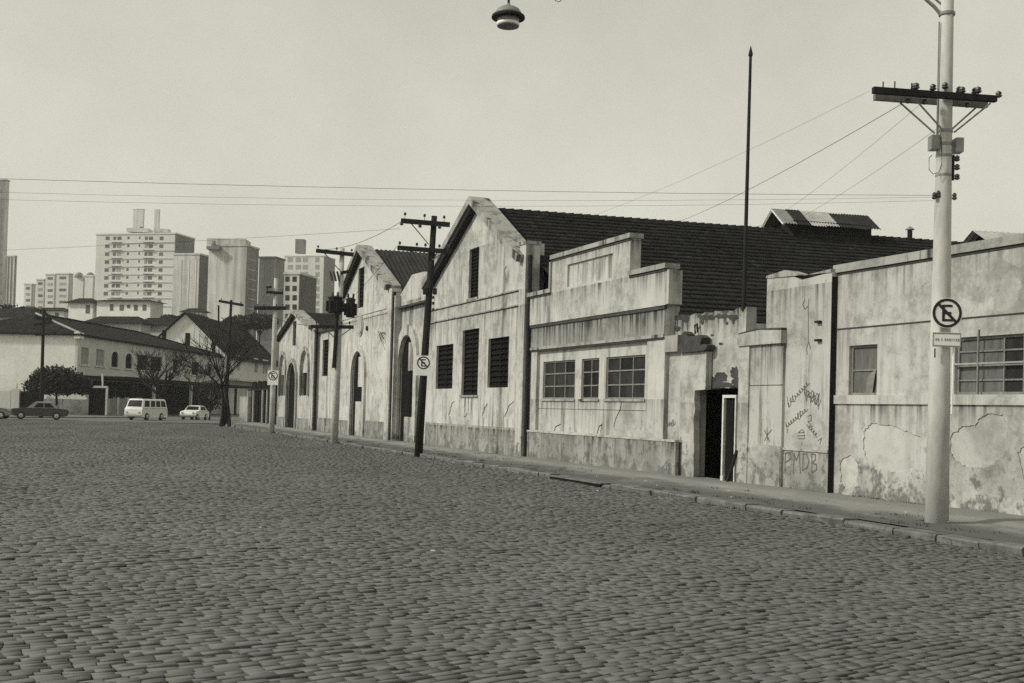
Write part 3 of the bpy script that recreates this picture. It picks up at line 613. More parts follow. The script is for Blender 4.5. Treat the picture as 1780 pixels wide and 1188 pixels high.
for q in ([[(938, 750), (955, 752), (975, 753), (1010, 755), (1030, 757)], [(1045, 756), (1075, 760), (1090, 759)]]): strokes(of, 'stain_line', 'line', Dr, [q], 0.05)
# right end of the office: lower bay with its own block cornice
Dq = 15.64
qy0, qy1 = oy1, onX(1182, 720, Dq).y; qz = onX(1165, 613, Dq).z; qz2 = onX(1165, 585, Dq).z
B().box2(Dq, Dq+0.12, qy0-0.002, qy1, 0, qz).obj('end_bay', 'wall_g', of)
B().box2(Dq-0.16, Dq+0.12, qy0-0.004, qy1-0.05, qz, qz2).obj('end_cornice', 'plinth', of)
B().box2(D-0.10+0.004, D+0.32, yend-0.003, yend-0.16, zcor+0.02, z_low-0.05).obj('parapet_return', 'wall_s', of)
strokes(of, 'graffiti', 'spray', Dq, [scr(1143, 742, 1150, 738, 5, 4), scr(1153, 742, 1172, 734, 8, 4)], 0.022)
B().box2(D+0.4, D+3.2, oy0, oy1, zcor-0.3, zcor-0.15).obj('flat_roof', 'coping_dark', of)
B().box2(Dr+T+0.6, Dr+T+0.7, oy0, oy1, 0, zcor-0.3).obj('inner_wall', 'inside', of)
# --- gables
def gable(name, label, D, pxL, pxR, apex, eaveL, eaveR, mat, holes, yref, T=0.35, cop=0.30, out=0.30, pil=None, band_px=None, plinth_py=None, joints=()):
    """gabled front: outline from photo points on the wall plane; holes are (Y,Z) loops"""
    yl, yr = onX(pxL, yref, D).y, onX(pxR, yref, D).y
    ay, az = YZ(*apex, D); zl = onX(*eaveL, D).z; zr = onX(*eaveR, D).z; ze = (zl+zr)/2
    g = thing(name, (D, (yl+yr)/2, KZ), label, 'building')
    B().wall([[(yl, 0), (yr, 0), (yr, ze), (ay, az), (yl, ze)]]+holes, D, D+T).obj('front_wall', mat, g)
    n = 0.02
    # raking copings, overhanging the front
    for ya_, s in ((yl, 1), (yr, -1)):
        dy, dz = ay-ya_, az-ze; L = math.hypot(dy, dz); ny, nz = -dz/L*s*(1 if dy*s < 0 else -1), abs(dy)/L
        ny = -math.copysign(1, dy)*dz/L
        e = 0.25
        q0 = (ya_-dy/L*e, ze-dz/L*e); q1 = (ay, az)
        loop = [q0, q1, (q1[0], q1[1]+cop/nz), (q0[0]+ny*cop, q0[1]+nz*cop)]
        B().wall([loop], D-out, D+T+0.15).obj('raking_coping', 'coping', g)
        if s > 0:                                  # dark strip added under the far rake for its soffit shade
            B().wall([[q0, q1, (q1[0]-0.05, q1[1]-0.22/nz), (q0[0]-0.05, q0[1]-0.22/nz)]], D-out+0.07, D-0.003).obj('soffit_shade', 'wood', g)
    return g, yl, yr, ay, az, ze
# near gable
D = 15.35
atw = RECT(815, 832, 432, 518, D)
wl = RECT(758, 787, 600, 677, D); wc = RECT(803, 831.5, 573, 687, D); wrr = RECT(848, 884, 587, 673, D)
zb0 = (wl[2]+wrr[2])/2; zb1 = (wl[3]+wrr[3])/2; wl = (wl[0], wl[1], zb0, zb1); wrr = (wrr[0], wrr[1], zb0, zb1)
pl1 = [[YZ(x, y2, D) for x, y2 in wobble(q, 4, 1.0)] for q in ([(780, 722), (784, 704), (789, 697), (794, 712), (792, 728)], [(838, 724), (841, 708), (847, 700), (850, 716), (846, 730)], [(876, 724), (884, 706), (893, 697), (897, 708), (888, 722), (882, 732)], [(806, 726), (812, 718), (818, 722), (816, 733)], [(876, 470), (880, 462), (886, 474), (884, 492), (878, 488)])]
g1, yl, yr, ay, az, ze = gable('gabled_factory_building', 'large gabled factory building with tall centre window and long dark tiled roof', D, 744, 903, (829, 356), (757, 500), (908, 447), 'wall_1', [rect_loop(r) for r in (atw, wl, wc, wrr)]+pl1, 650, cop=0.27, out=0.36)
for q in pl1: B().box2(D+0.03, D+0.06, max(a for a, c in q)+0.05, min(a for a, c in q)-0.05, min(c for a, c in q)-0.05, max(c for a, c in q)+0.05).obj('plaster_patch', 'patch', g1)
shutter(g1, atw, D, 14); shutter(g1, wl, D, 9); shutter(g1, wc, D, 14); shutter(g1, wrr, D, 9)
for r in (atw, wc): B().box2(D-0.06, D+0.05, r[0]+0.06, r[1]-0.06, r[2]-0.09, r[2]-0.003).obj('sill', 'coping', g1)
py0, py1 = onX(903.5, 620, D).y, onX(913.5, 620, D).y; pz = onX(911, 427, D).z
B().box2(D-0.09, D+0.45, py0+0.02, py1, 0, pz).obj('pilaster', 'wall_1', g1)
B().box2(D-0.12, D+0.48, py0+0.06, py1-0.03, pz+0.002, pz+0.12).obj('pilaster_cap', 'coping', g1)
for py, h in ((522.5, 0.05), (546.5, 0.05)):
    z = onX(829, py, D).z; B().box2(D-0.045, D+0.01, yl-0.01, py0+0.03, z, z+h).obj('string_course', 'coping', g1)
    B().box2(D-0.02, D+0.01, yl-0.015, py0+0.035, z-0.035, z-0.003).obj('under_line', 'line', g1)  # dark strip below each string course
zpl = onX(829, 740, D).z; jj = [yl, onX(790, 760, D).y, onX(837.5, 770, D).y, py0+0.022]
for a, c in zip(jj, jj[1:]): B().box2(D-0.06-random.uniform(0, 0.01), D+0.02, a-0.006, c+0.006, 0, zpl).obj('plinth_panel', 'plinth', g1)
B().tube([(D+0.05, py1-0.10, 0.1), (D+0.05, py1-0.10, pz-0.4)], 0.075, 8).obj('drainpipe', 'pipe', g1)
# its roof: tiles laid in courses on a pitched deck
R0 = Vector((D+0.45, 43.05, 9.78)); R1 = Vector((43.5, 39.75, 9.78)); ud = (R1-R0).normalized(); RL = (R1-R0).length
nd = Vector((ud.y, -ud.x, 0)); SL = math.radians(27)
vd = nd*math.cos(SL)-Vector((0, 0, math.sin(SL))); nn = ud.cross(vd); nn = nn if nn.z > 0 else -nn
nd2 = -nd; vd2 = nd2*math.cos(SL)-Vector((0, 0, math.sin(SL))); SLEN = 10.75
XO = (R0.x-(R0+vd*SLEN).x)/ud.x
dk = B().add([R0, R1, R1+vd*SLEN, R0+vd*SLEN+ud*XO, R0+vd2*8.2, R1+vd2*8.2], [(0, 1, 2, 3), (1, 0, 4, 5)]).obj('roof', 'tile', g1)
def tile_unit():
    ws = [0, 0.055, 0.075, 0.15, 0.17, 0.22]; hs = [0.004, 0.008, 0.030, 0.004, 0.006, 0.026]
    vs = [(x, 0, h) for x, h in zip(ws, hs)]+[(x, 0.46, h+0.065) for x, h in zip(ws, hs)]+[(x, 0.462, -0.004) for x in ws]
    fs = [(i, i+1, i+7, i+6) for i in range(5)]+[(i+6, i+7, i+13, i+12) for i in range(5)]
    return np.array(vs), np.array(fs)
TV, TF = tile_unit(); nu, nv_ = int(RL/0.222), int(SLEN/0.42)
tl = []
for j in range(nv_):
    for i in range(nu):
        if random.random() < 0.004 or i*0.222 < XO*j*0.42/SLEN: continue
        tl.append((i*0.222, j*0.42, random.gauss(0, 0.004), random.gauss(0, 0.008), random.gauss(0, 0.006), random.random()+(random.uniform(0.8, 2.2) if random.random() < 0.05 else 0)))
ex = [R0+ud*t[0]+vd*t[1] for t in tl]
scrp = [proj(p) for p in ex]
def tvis(i):
    x, y2 = scrp[i]; p = ex[i]; return 1105 < x < 1330 and 470 < y2 < 548
cand = sorted([i for i in range(len(tl)) if tvis(i)], key=lambda i: ex[i].length)[:300]; cs = set(cand)
Mt = np.array([ud, vd, nn])
def tile_co(t):
    v = TV.copy(); v[:, 2] += t[2]+v[:, 1]*t[3]; v[:, 0] += t[0]+v[:, 1]*t[4]; v[:, 1] += t[1]
    return v@Mt+np.array(R0)
M['tile2'] = cobble_mat(); M['tile2'].name = 'clay_tile_courses'
for nd_ in M['tile2'].node_tree.nodes:
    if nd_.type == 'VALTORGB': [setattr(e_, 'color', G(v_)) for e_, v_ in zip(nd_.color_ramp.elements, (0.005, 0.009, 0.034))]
    if nd_.type == 'BSDF_PRINCIPLED': nd_.inputs['Roughness'].default_value = 0.95; nd_.inputs['Specular IOR Level'].default_value = 0.1
rt = [t for i, t in enumerate(tl) if i not in cs]
V = np.concatenate([tile_co(t) for t in rt]); F = (TF[None]+18*np.arange(len(rt))[:, None, None]).reshape(-1, 4)
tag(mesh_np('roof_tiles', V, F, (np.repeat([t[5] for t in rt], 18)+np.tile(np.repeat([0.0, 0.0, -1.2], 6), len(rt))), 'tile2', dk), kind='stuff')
tmesh = []
for q in range(8):
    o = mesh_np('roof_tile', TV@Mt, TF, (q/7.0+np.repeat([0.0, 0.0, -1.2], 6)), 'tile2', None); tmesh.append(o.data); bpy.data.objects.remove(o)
for i in cand:
    t = tl[i]; o = bpy.data.objects.new('roof_tile', tmesh[min(int(t[5]*7.99), 7)]); LINK(o); adopt(o, dk); o.location = ex[i]+nn*t[2]
for k in range(int(RL/0.36)):
    p = R0+ud*(k*0.36); b = B(); b.tube([p-Vector((0, 0, 0.02)), p+ud*0.39+Vector((0, 0, 0.005))], [0.10, 0.12], 6); b.obj('ridge_tile', 'tile', dk)
RW = R0+vd*SLEN+ud*XO
B().add([RW, R1+vd*SLEN, Vector((*(R1+vd*SLEN).xy, 0)), Vector((*RW.xy, 0))], [(0, 1, 2, 3)]).obj('side_wall', 'wall_d', g1)
B().add([R1, R1+vd*SLEN, Vector((*(R1+vd*SLEN).xy, 0)), Vector((*(R1+vd2*8.2).xy, 0)), R1+vd2*8.2], [(0, 1, 2, 3, 4)]).obj('rear_wall', 'wall_d', g1)
# stub chimney between gable and office
B().box((D+0.75, onX(934, 470, D+0.75).y, onX(934, 470, D+0.75).z), (0.35, 0.38, 1.9)).obj('chimney', 'wall_d', g1)
# ventilation lantern riding the ridge
def along(px, py): # parameter along the ridge seen at a pixel
    d = ray(px, py); t = (R0.z+0.1-H)/d.z; return ((EYE+d*t)-R0).dot(ud)
L0, L1 = along(1356, 399), along(1507, 410)
lan = thing('roof_lantern', tuple(R0+ud*(L0+L1)/2), 'ventilation lantern with patchy corrugated roof riding the tiled ridge', 'roof lantern')
cc = R0+ud*(L0+L1)/2; az_ = math.atan2(ud.y, ud.x); hw = 0.85
B().box(cc+Vector((0, 0, -0.15))-ud*0.2, (L1-L0-0.5, hw*2, 1.0), az_).obj('body', 'wood', lan)
for k in range(4): B().box(cc+nd*(hw+0.02)+Vector((0, 0, -0.12+0.12*k))-ud*0.2, (L1-L0-0.7, 0.05, 0.05), az_).obj('louvre', 'pipe', lan)
def corr(p, u, v, w, ln, mat, parent, waves=5, amp=0.022, name='roof_sheet'):
    b = B(); nn2 = u.cross(v); nn2 = nn2 if nn2.z > 0 else -nn2; n = waves*4; vs = []
    for i in range(n+1):
        h = amp*math.sin(2*math.pi*i/4); vs += [p+u*(w*i/n)+nn2*h, p+u*(w*i/n)+v*ln+nn2*h]
    return b.add(vs, [(2*i, 2*i+2, 2*i+3, 2*i+1) for i in range(n)]).obj(name, mat, parent)
sl2 = math.radians(36); top = R0+Vector((0, 0, 0.92)); ns = 7; e0, e1 = L0-0.55, L1-0.1; wsh = (e1-e0)/ns
for s_, ndx in ((1, nd), (-1, nd2)):
    v2 = ndx*math.cos(sl2)-Vector((0, 0, math.sin(sl2)))
    for i in range(ns):
        mt_ = 'sheet_light' if i in (2, 3) else ('frame' if i in (0,) else 'sheet')
        corr(top+ud*(e0+i*wsh)+Vector((0, 0, random.uniform(-0.02, 0.03))), ud, v2, wsh*1.02, 1.30+random.uniform(-0.05, 0.1), mt_, lan)
for e_ in (e0+0.03,):
    for ndx in (nd, nd2):
        v2 = ndx*math.cos(sl2)-Vector((0, 0, math.sin(sl2)))
        B().tube([top+ud*e_-Vector((0, 0, 0.06)), top+ud*e_+v2*1.3-Vector((0, 0, 0.06))], 0.06, 4).obj('barge_board', 'whitewood', lan)
cl = along(1581, 414); pc = R0+ud*cl
ch = thing('chimney_pipe', tuple(pc), 'short dark chimney pipe with cone cap on the tiled ridge', 'chimney')
B().tube([pc-Vector((0, 0, 0.3)), pc+Vector((0, 0, 0.42))], 0.11, 10).obj('pipe', 'pipe', ch)
B().lathe(pc+Vector((0, 0, 0.46)), [(0.20, 0), (0.19, 0.03), (0.02, 0.16)], 10).obj('cap', 'steel', ch)
# pale corrugated roof behind the right wall
P0 = at(1690, 401, 33); u2 = (R2*0.985+A2*0.17).normalized(); n2_ = Vector((u2.y, -u2.x, 0)); v2 = n2_*math.cos(0.5)-Vector((0, 0, math.sin(0.5)))
sh = thing('shed', (P0.x, P0.y, 0), 'shed with pale corrugated roof peeping over the right wall', 'shed')
for i in range(6):
    corr(P0+u2*(i*0.9), u2, v2, 0.92, 1.9, 'sheet_light' if i != 4 else 'frame', sh)
    corr(P0+u2*(i*0.9), u2, -n2_*math.cos(0.5)-Vector((0, 0, math.sin(0.5))), 0.92, 1.9, 'sheet_light', sh)
gz = P0.z-1.9*math.sin(0.5)*0.9; q = 1.6
B().add([P0+u2*0.35+n2_*q+Vector((0, 0, -0.95)), P0+u2*0.35-n2_*q+Vector((0, 0, -0.95)), P0+u2*0.35+Vector((0, 0, -0.03)), P0+u2*5+n2_*q+Vector((0, 0, -0.95)), P0+u2*5-n2_*q+Vector((0, 0, -0.95)), P0+u2*5+Vector((0, 0, -0.03))],
        [(0, 1, 2), (3, 5, 4), (0, 3, 4, 1)]).obj('gable_end', 'wood', sh)
cc = P0+u2*2.65; B().box((cc.x, cc.y, (P0.z-1.0)/2), (4.6, 2.9, P0.z-1.0), math.atan2(u2.y, u2.x)).obj('wall', 'wall_d', sh)
# --- arched bay between the first two gables
def arch_hood(parent, r, spring, D, w, out, mat='coping', n=14, legs=True):
    y0, y1, z0, z1 = r; c = (y0+y1)/2; hw = (y0-y1)/2; rise = z1-spring; b = B()
    inn = [(c+hw*math.cos(math.pi*i/n), spring+rise*math.sin(math.pi*i/n)) for i in range(n+1)]
    ou = [(c+(hw+w)*math.cos(math.pi*i/n), spring+(rise+w)*math.sin(math.pi*i/n)) for i in range(n+1)]
    if legs: inn = [(inn[0][0], z0)]+inn+[(inn[-1][0], z0)]; ou = [(ou[0][0], z0)]+ou+[(ou[-1][0], z0)]
    return b.wall([inn+ou[::-1]], D-out, D+0.03).obj('archivolt', mat, parent)
D = 15.50
b1y0, b1y1 = onX(687, 650, D).y, onX(745, 650, D).y; zt = onX(712, 531, D).z
ar = RECT(695, 722, 583, 768, D); ar = (ar[0], ar[1], KZ-0.02, ar[3]); spr = ar[3]-(ar[0]-ar[1])/2*1.0
bay1 = thing('arched_bay', (D, (b1y0+b1y1)/2, KZ), 'narrow bay with big arched doorway and small pediment beside the wooden pole', 'building')
B().wall([[(b1y0, 0), (b1y1, 0), (b1y1, zt), (b1y0, zt)], arch_loop(ar, spr)], D, D+0.30).obj('front_wall', 'wall_b', bay1)
zz = onX(712, 480, D).z; ly = onX(689, 524, D).y
B().wall([[(b1y0, zt), (b1y1, zt), (b1y1, zt+0.9), (onX(739, 484, D).y, zz-0.05), (onX(718, 480, D).y, zz), (ly, zt+0.25), (b1y0, zt+0.2)]], D-0.05, D+0.4).obj('pediment', 'wall_s', bay1)
B().box2(D-0.22, D+0.02, b1y0-0.1, b1y1+0.1, zt-0.10, zt-0.002).obj('cornice', 'coping_dark', bay1)
arch_hood(bay1, ar, spr, D, 0.50, 0.14, 'wall_b')
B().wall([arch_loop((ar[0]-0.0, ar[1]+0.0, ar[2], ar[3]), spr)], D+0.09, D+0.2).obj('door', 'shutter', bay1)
B().box2(D+0.05, D+0.10, ar[0]-0.7, ar[1]+0.12, KZ, KZ+1.2).obj('low_door', 'wall_b', bay1)
B().box2(D+0.06, D+0.10, ar[0]-1.1, ar[1]+0.25, spr-0.4, ar[3]-0.35).obj('transom_panel', 'wall_b', bay1)
B().box2(D-0.06, D+0.01, b1y0-0.02, ar[0]+0.60, 0, onX(700, 738, D).z).obj('plinth', 'plinth', bay1)
# --- middle gable
D = 15.20
at2 = RECT(622.5, 632.5, 466, 535, D); ar2 = RECT(612, 633, 611, 763, D); ar2 = (ar2[0], ar2[1], KZ-0.02, ar2[3]); sp2 = ar2[3]-(ar2[0]-ar2[1])/2
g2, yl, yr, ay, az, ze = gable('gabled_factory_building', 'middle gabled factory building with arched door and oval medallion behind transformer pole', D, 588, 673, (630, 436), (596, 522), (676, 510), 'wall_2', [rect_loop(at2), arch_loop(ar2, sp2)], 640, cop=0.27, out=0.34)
shutter(g2, at2, D, 10)
arch_hood(g2, ar2, sp2, D, 0.36, 0.13, 'wall_2')
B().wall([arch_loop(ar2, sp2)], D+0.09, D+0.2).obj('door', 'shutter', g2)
B().box2(D+0.06, D+0.10, ar2[0]-1.0, ar2[1]+0.2, sp2-0.6, ar2[3]-0.3).obj('transom_panel', 'wall_2', g2)
B().box2(D+0.05, D+0.10, ar2[0]-0.6, ar2[1]+0.1, KZ, KZ+1.9).obj('low_door', 'wall_b', g2)
mc = onX(627, 567, D); mr = abs(onX(622, 567, D).y-onX(632, 567, D).y)/2; mz = abs(onX(627, 549, D).z-onX(627, 585, D).z)/2
for k, (f1, o1, mt_) in enumerate(((1.0, 0.05, 'coping'), (0.72, 0.08, 'wall_2'))):
    B().wall([[(mc.y+mr*f1*math.cos(2*math.pi*i/20), mc.z+mz*f1*math.sin(2*math.pi*i/20)) for i in range(20)]], D-o1, D+0.01).obj('medallion', mt_, g2)
b = B().lathe((0, 0, 0), [(0.13, -0.06), (0.13, 0.0)], 8); o = b.obj('iron_boss', 'iron', g2); o.matrix_parent_inverse = Matrix(); o.location = Vector((D-0.02, onX(639, 571, D).y, onX(639, 571, D).z))-Vector(g2.location); o.rotation_euler = (0, math.pi/2, 0)
p0, p1 = onX(673.5, 640, D).y, onX(685, 640, D).y; pz = onX(679, 503, D).z
B().box2(D-0.10, D+0.4, p0+0.02, p1+0.45, 0, pz).obj('pilaster', 'wall_2', g2)
B().tube([(D-0.02, p1+0.22, 0.1), (D-0.02, p1+0.22, pz-0.2)], 0.08, 8).obj('drainpipe', 'pipe', g2)
B().box2(D-0.04, D+0.3, p1-0.02, p1+0.13, 0, pz-0.4).obj('pilaster', 'wall_b', g2)
for py in (546, 553): z = onX(640, py, D).z; B().box2(D-0.03, D+0.01, yl-0.01, p0+0.03, z, z+0.03).obj('string_course', 'coping', g2)
B().box2(D-0.05, D+0.01, ar2[1]-0.4, p0+0.03, 0, onX(655, 733, D).z).obj('plinth', 'plinth', g2); B().box2(D-0.05, D+0.01, yl-0.02, ar2[0]+0.4, 0, onX(600, 731, D).z).obj('plinth', 'plinth', g2)
for k in range(7):
    p = onX(667, 580, D); a = Vector((p.x-0.1, p.y-random.uniform(-0.2, 0.8), p.z+random.uniform(-0.9, 0.5)))
    B().tube([p+Vector((-0.05, -0.5, 0)), (p+a)/2+Vector((-0.2, 0, 0.2)), a], 0.012, 4).obj('loose_cable', 'iron', g2)
# roof of the middle gable in corrugated sheets
zrg = az+0.12; Q0 = Vector((D+0.5, ay, zrg)); Q1 = Vector((40, ay-2.3, zrg)); uq = (Q1-Q0).normalized(); nq = Vector((uq.y, -uq.x, 0)); sq = math.atan2(az-ze, ay-yr)
vq = nq*math.cos(sq)-Vector((0, 0, math.sin(sq))); vq2 = -nq*math.cos(sq)-Vector((0, 0, math.sin(sq))); lq = (ay-yr)/math.cos(sq)+0.9
nsh = int((Q1-Q0).length/0.95)
for i in range(nsh):
    for v_ in (vq, vq2): corr(Q0+uq*(i*0.95), uq, v_, 0.97, lq, 'sheet', g2, 4, 0.035)
B().add([Q1, Q1+vq*lq, Vector((*(Q1+vq*lq).xy, 0)), Vector((*(Q1+vq2*lq).xy, 0)), Q1+vq2*lq], [(0, 1, 2, 3, 4)]).obj('rear_wall', 'wall_b', g2)
# --- low bay between middle and far gables
D = 15.35
c0_, c1_ = onX(545, 650, D).y, onX(590, 650, D).y; wb = RECT(560.5, 570.5, 591, 654, D); zt = onX(565, 577, D).z
bay2 = thing('linking_bay', (D, (c0_+c1_)/2, KZ), 'narrow linking bay with one tall window left of the transformer pole', 'building')
B().wall([[(c0_, 0), (c1_, 0), (c1_, zt), (c0_, zt)], rect_loop(wb)], D, D+0.35).obj('front_wall', 'wall_2', bay2)
shutter(bay2, wb, D, 10)
B().box2(D-0.16, D+0.4, c0_, c1_, zt, zt+0.14).obj('coping', 'coping_dark', bay2)
B().box2(D-0.05, D+0.01, c0_-0.02, c1_+0.02, 0, onX(565, 727, D).z).obj('plinth', 'plinth', bay2)
# --- far gable with three arches
D = 15.10
a3 = RECT(500, 515.5, 631, 746, D); a3 = (a3[0], a3[1], KZ-0.02, a3[3]); s3 = a3[3]-(a3[0]-a3[1])/2
aL = RECT(487, 496.5, 618, 688, D); aR = RECT(524, 537, 608, 688, D); sl = min(RECT(509, 514.5, 558, 600, D)[3], 99); slot = RECT(509, 514.5, 559, 601, D)
zz0 = (aL[2]+aR[2])/2; zz1 = (aL[3]+aR[3])/2; aL = (aL[0], aL[1], zz0, zz1); aR = (aR[0], aR[1], zz0, zz1)
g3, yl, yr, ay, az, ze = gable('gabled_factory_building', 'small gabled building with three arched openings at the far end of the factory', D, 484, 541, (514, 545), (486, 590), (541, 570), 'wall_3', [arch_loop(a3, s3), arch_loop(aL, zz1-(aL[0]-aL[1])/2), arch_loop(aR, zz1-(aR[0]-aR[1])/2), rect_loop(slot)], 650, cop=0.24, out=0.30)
for r in (aL, aR):
    spx = zz1-(r[0]-r[1])/2; arch_hood(g3, r, spx, D, 0.25, 0.12, 'coping', legs=True)
    B().wall([arch_loop((r[0], r[1], zz0+1.5, zz1), spx)], D+0.1, D+0.16).obj('tympanum', 'wall_3', g3)
    B().wall([rect_loop((r[0], r[1], zz0, zz0+1.495))], D+0.22, D+0.28).obj('window', 'shutter', g3)
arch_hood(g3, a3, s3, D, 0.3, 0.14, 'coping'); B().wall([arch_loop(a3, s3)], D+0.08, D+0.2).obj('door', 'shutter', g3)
B().wall([rect_loop(slot)], D+0.12, D+0.18).obj('window', 'shutter', g3)
p0 = onX(541, 650, D).y; B().box2(D-0.08, D+0.4, p0+0.03, p0-1.0, 0, ze+0.1).obj('pilaster', 'wall_3', g3)
B().tube([(D+0.05, p0-1.15, 0.1), (D+0.05, p0-1.15, ze)], 0.08, 8).obj('drainpipe', 'pipe', g3)
for a, c in ((yl, aL[1]-0.0), (a3[1]-0.32, p0+0.03)): B().box2(D-0.05, D+0.01, a-0.02, c, 0, onX(530, 728, D).z).obj('plinth', 'plinth', g3)
Q0 = Vector((D+0.4, ay, az+0.1)); Q1 = Vector((30, ay-1.2, az+0.1)); uq = (Q1-Q0).normalized(); nq = Vector((uq.y, -uq.x, 0)); sq = math.atan2(az-ze, ay-yr); lq = (ay-yr)/math.cos(sq)+1.5
for v_ in (nq, -nq): B().add([Q0, Q1, Q1+(v_*math.cos(sq)-Vector((0, 0, math.sin(sq))))*lq, Q0+(v_*math.cos(sq)-Vector((0, 0, math.sin(sq))))*lq], [(0, 1, 2, 3)]).obj('roof', 'tile_far', g3)
ze3 = ze; B().box2(D+0.36, 29, yl, p0-1.0, 0, ze-0.6).obj('body', 'wall_3', g3)

# ------------------------------------------------------------------ poles, signs, wires
Z = Vector((0, 0, 1))
def spool(b, p, r=0.055, h=0.11):
    b.lathe(p, [(r*0.5, 0), (r, 0.02), (r, h*0.35), (r*0.6, h*0.45), (r*0.9, h*0.55), (r*0.85, h*0.8), (r*0.3, h)], 8)
def pin_insulator(parent, p, tall=0.10, head=True, mat='porcelain'):
    b = B(); b.tube([p, p+Z*tall], 0.011, 5)
    if head: spool(b, p+Z*tall)
    return b.obj('insulator' if head else 'pin', mat if head else 'iron', parent)
def crossarm(parent, c, L, off=0.0, sec=(0.11, 0.13), ang=0.0, mat='wood', tilt=0.0):
    return B().box(c, (L, sec[0], sec[1]), rot=Matrix.Rotation(ang, 3, 'Z')@Matrix.Rotation(tilt, 3, 'Y')).obj('crossarm', mat, parent)
def no_parking(c, R, label, plate=None, square=False, group=None, side=R2, face=-A2):
    s = thing('no_parking_sign', tuple(c), label, 'sign', group)
    def fn(o): return lambda a, b2, t: Vector(c)+side*a+Z*b2+face*(t+o)
    circ = lambda r, n=36: [(r*math.cos(2*math.pi*i/n), r*math.sin(2*math.pi*i/n)) for i in range(n)]
    if square: B().slab([[(-R*1.12, -R*1.95), (R*1.12, -R*1.95), (R*1.12, R*1.1), (-R*1.12, R*1.1)]], fn(-0.012), 0, 0.010).obj('board', 'white', s)
    else: B().slab([circ(R*1.03)], fn(-0.012), 0, 0.010).obj('disc', 'white', s)
    B().slab([circ(R*0.98), circ(R*0.80)], fn(0), -0.001, 0.003).obj('ring', 'black', s)
    e = [(-0.34, -0.56), (0.36, -0.56), (0.36, -0.40), (-0.16, -0.40), (-0.16, -0.08), (0.27, -0.08), (0.27, 0.08), (-0.16, 0.08), (-0.16, 0.40), (0.34, 0.40), (0.34, 0.56), (-0.34, 0.56)]
    B().slab([[(a*R, b2*R) for a, b2 in e]], fn(0), -0.001, 0.003).obj('letter', 'black', s)
    d = 0.70; t = 0.075
    B().slab([[((-d-t)*R*0.88, (d-t)*R*0.88), ((-d+t)*R*0.88, (d+t)*R*0.88), ((d+t)*R*0.88, (-d+t)*R*0.88), ((d-t)*R*0.88, (-d-t)*R*0.88)]], fn(0.0035), -0.001, 0.003).obj('slash', 'black', s)
    if plate:
        w_, h_, dz = plate; rr = lambda w2, h2: [(-w2, -h2+dz), (w2, -h2+dz), (w2, h2+dz), (-w2, h2+dz)]
        B().slab([rr(w_, h_)], fn(-0.012), 0, 0.010).obj('plate', 'white', s)
        B().slab([rr(w_*0.985, h_*0.96), rr(w_*0.93, h_*0.80)], fn(0), -0.001, 0.003).obj('plate_border', 'grey_ink', s)
        b = B(); x = -w_*0.78
        for ww, gp in ((0.06, 0.03), (0.06, 0.09), (0.04, 0.09), (0.07, 0.03), (0.06, 0.03), (0.07, 0.03), (0.03, 0.05), (0.03, 0.05), (0.06, 0.03), (0.07, 0.03), (0.06, 0.03), (0.05, 0.0)):
            ww *= w_/0.42; gp *= w_/0.42
            b.slab([[(x, dz-h_*0.18), (x+ww*0.55, dz-h_*0.18), (x+ww*0.55, dz+h_*0.18), (x, dz+h_*0.18)]], fn(0), -0.001, 0.0025); x += (ww+gp)*0.72
        b.obj('faded_line', 'grey_ink', s)
    return s
# --- near concrete pole
pb = gnd(1628, 908, KZ); dep = pb.dot(A2)
def at_pole(py, px=None): return at(px if px else 1643, py, dep)
PT = 10.6
lean = R2*0.0005
def pp1(z): return Vector((pb.x, pb.y, 0))+lean*(z-KZ)+Z*z
p1 = thing('utility_pole', (pb.x, pb.y, KZ), 'tall pale concrete utility pole with double crossarm standing on the near pavement', 'utility pole')
B().tube([pp1(KZ-0.3), pp1(2.0), pp1(4.5), pp1(7.2), pp1(PT)], [0.192, 0.173, 0.142, 0.115, 0.095], 28).obj('shaft', 'concrete', p1, True)
zc = at_pole(174).z
xa = math.radians(-13)
for sgn, L, dx in ((-1, 2.15, -0.36), (1, 2.0, -0.15)):
    cpos = pp1(zc)+Vector((dx, sgn*0.165, 0.0)); crossarm(p1, cpos, L, sec=(0.09, 0.10), ang=xa, mat='wood_grey' if sgn > 0 else 'wood', tilt=0.0)
    for e in (-1, 1):
        q = pp1(zc-0.55)+Vector((e*0.11, sgn*0.10, 0)); r = pp1(zc)+Vector((e*0.66, sgn*0.165-e*0.15, -0.05))
        B().tube([q, r], 0.016, 5).obj('brace', 'steel', p1)
arm_top = pp1(zc)+Z*0.05
for px, tall, hd in ((1523, 0.13, 0), (1543, 0.15, 0), (1572, 0.14, 0), (1580, 0.04, 1), (1600, 0.13, 1), (1609, 0.04, 1), (1630, 0.08, 1), (1660, 0.03, 1), (1680, 0.13, 1), (1688, 0.05, 1), (1708, 0.13, 1), (1724, 0.0, 1)):
    lx = (px-1643)/FPX*dep/math.cos(math.radians(21.6))
    sd2 = 0.165 if (tall > 0.1 and px > 1575) else -0.165
    pin_insulator(p1, arm_top+Vector((lx*0.96, sd2-lx*math.tan(math.radians(13)), 0.0)), tall, bool(hd))
for px in (1568, 1596, 1668):
    lx = (px-1643)/FPX*dep/0.93; b = B(); spool(b, pp1(zc)+Vector((lx, -0.17-lx*0.23, -0.15)), 0.05, 0.1); b.obj('insulator', 'porcelain', p1)
for py in (25, 229, 252, 272, 306):
    z = at_pole(py).z; B().lathe(pp1(z), [(0.131, -0.025), (0.133, 0), (0.131, 0.025)], 16).obj('strap', 'steel', p1)
for px, py in ((1623, 249), (1665, 254)):
    c = at(px, py, dep-0.02); B().box(c, (0.125, 0.20, 0.235), -yw).obj('junction_box', 'steel', p1)
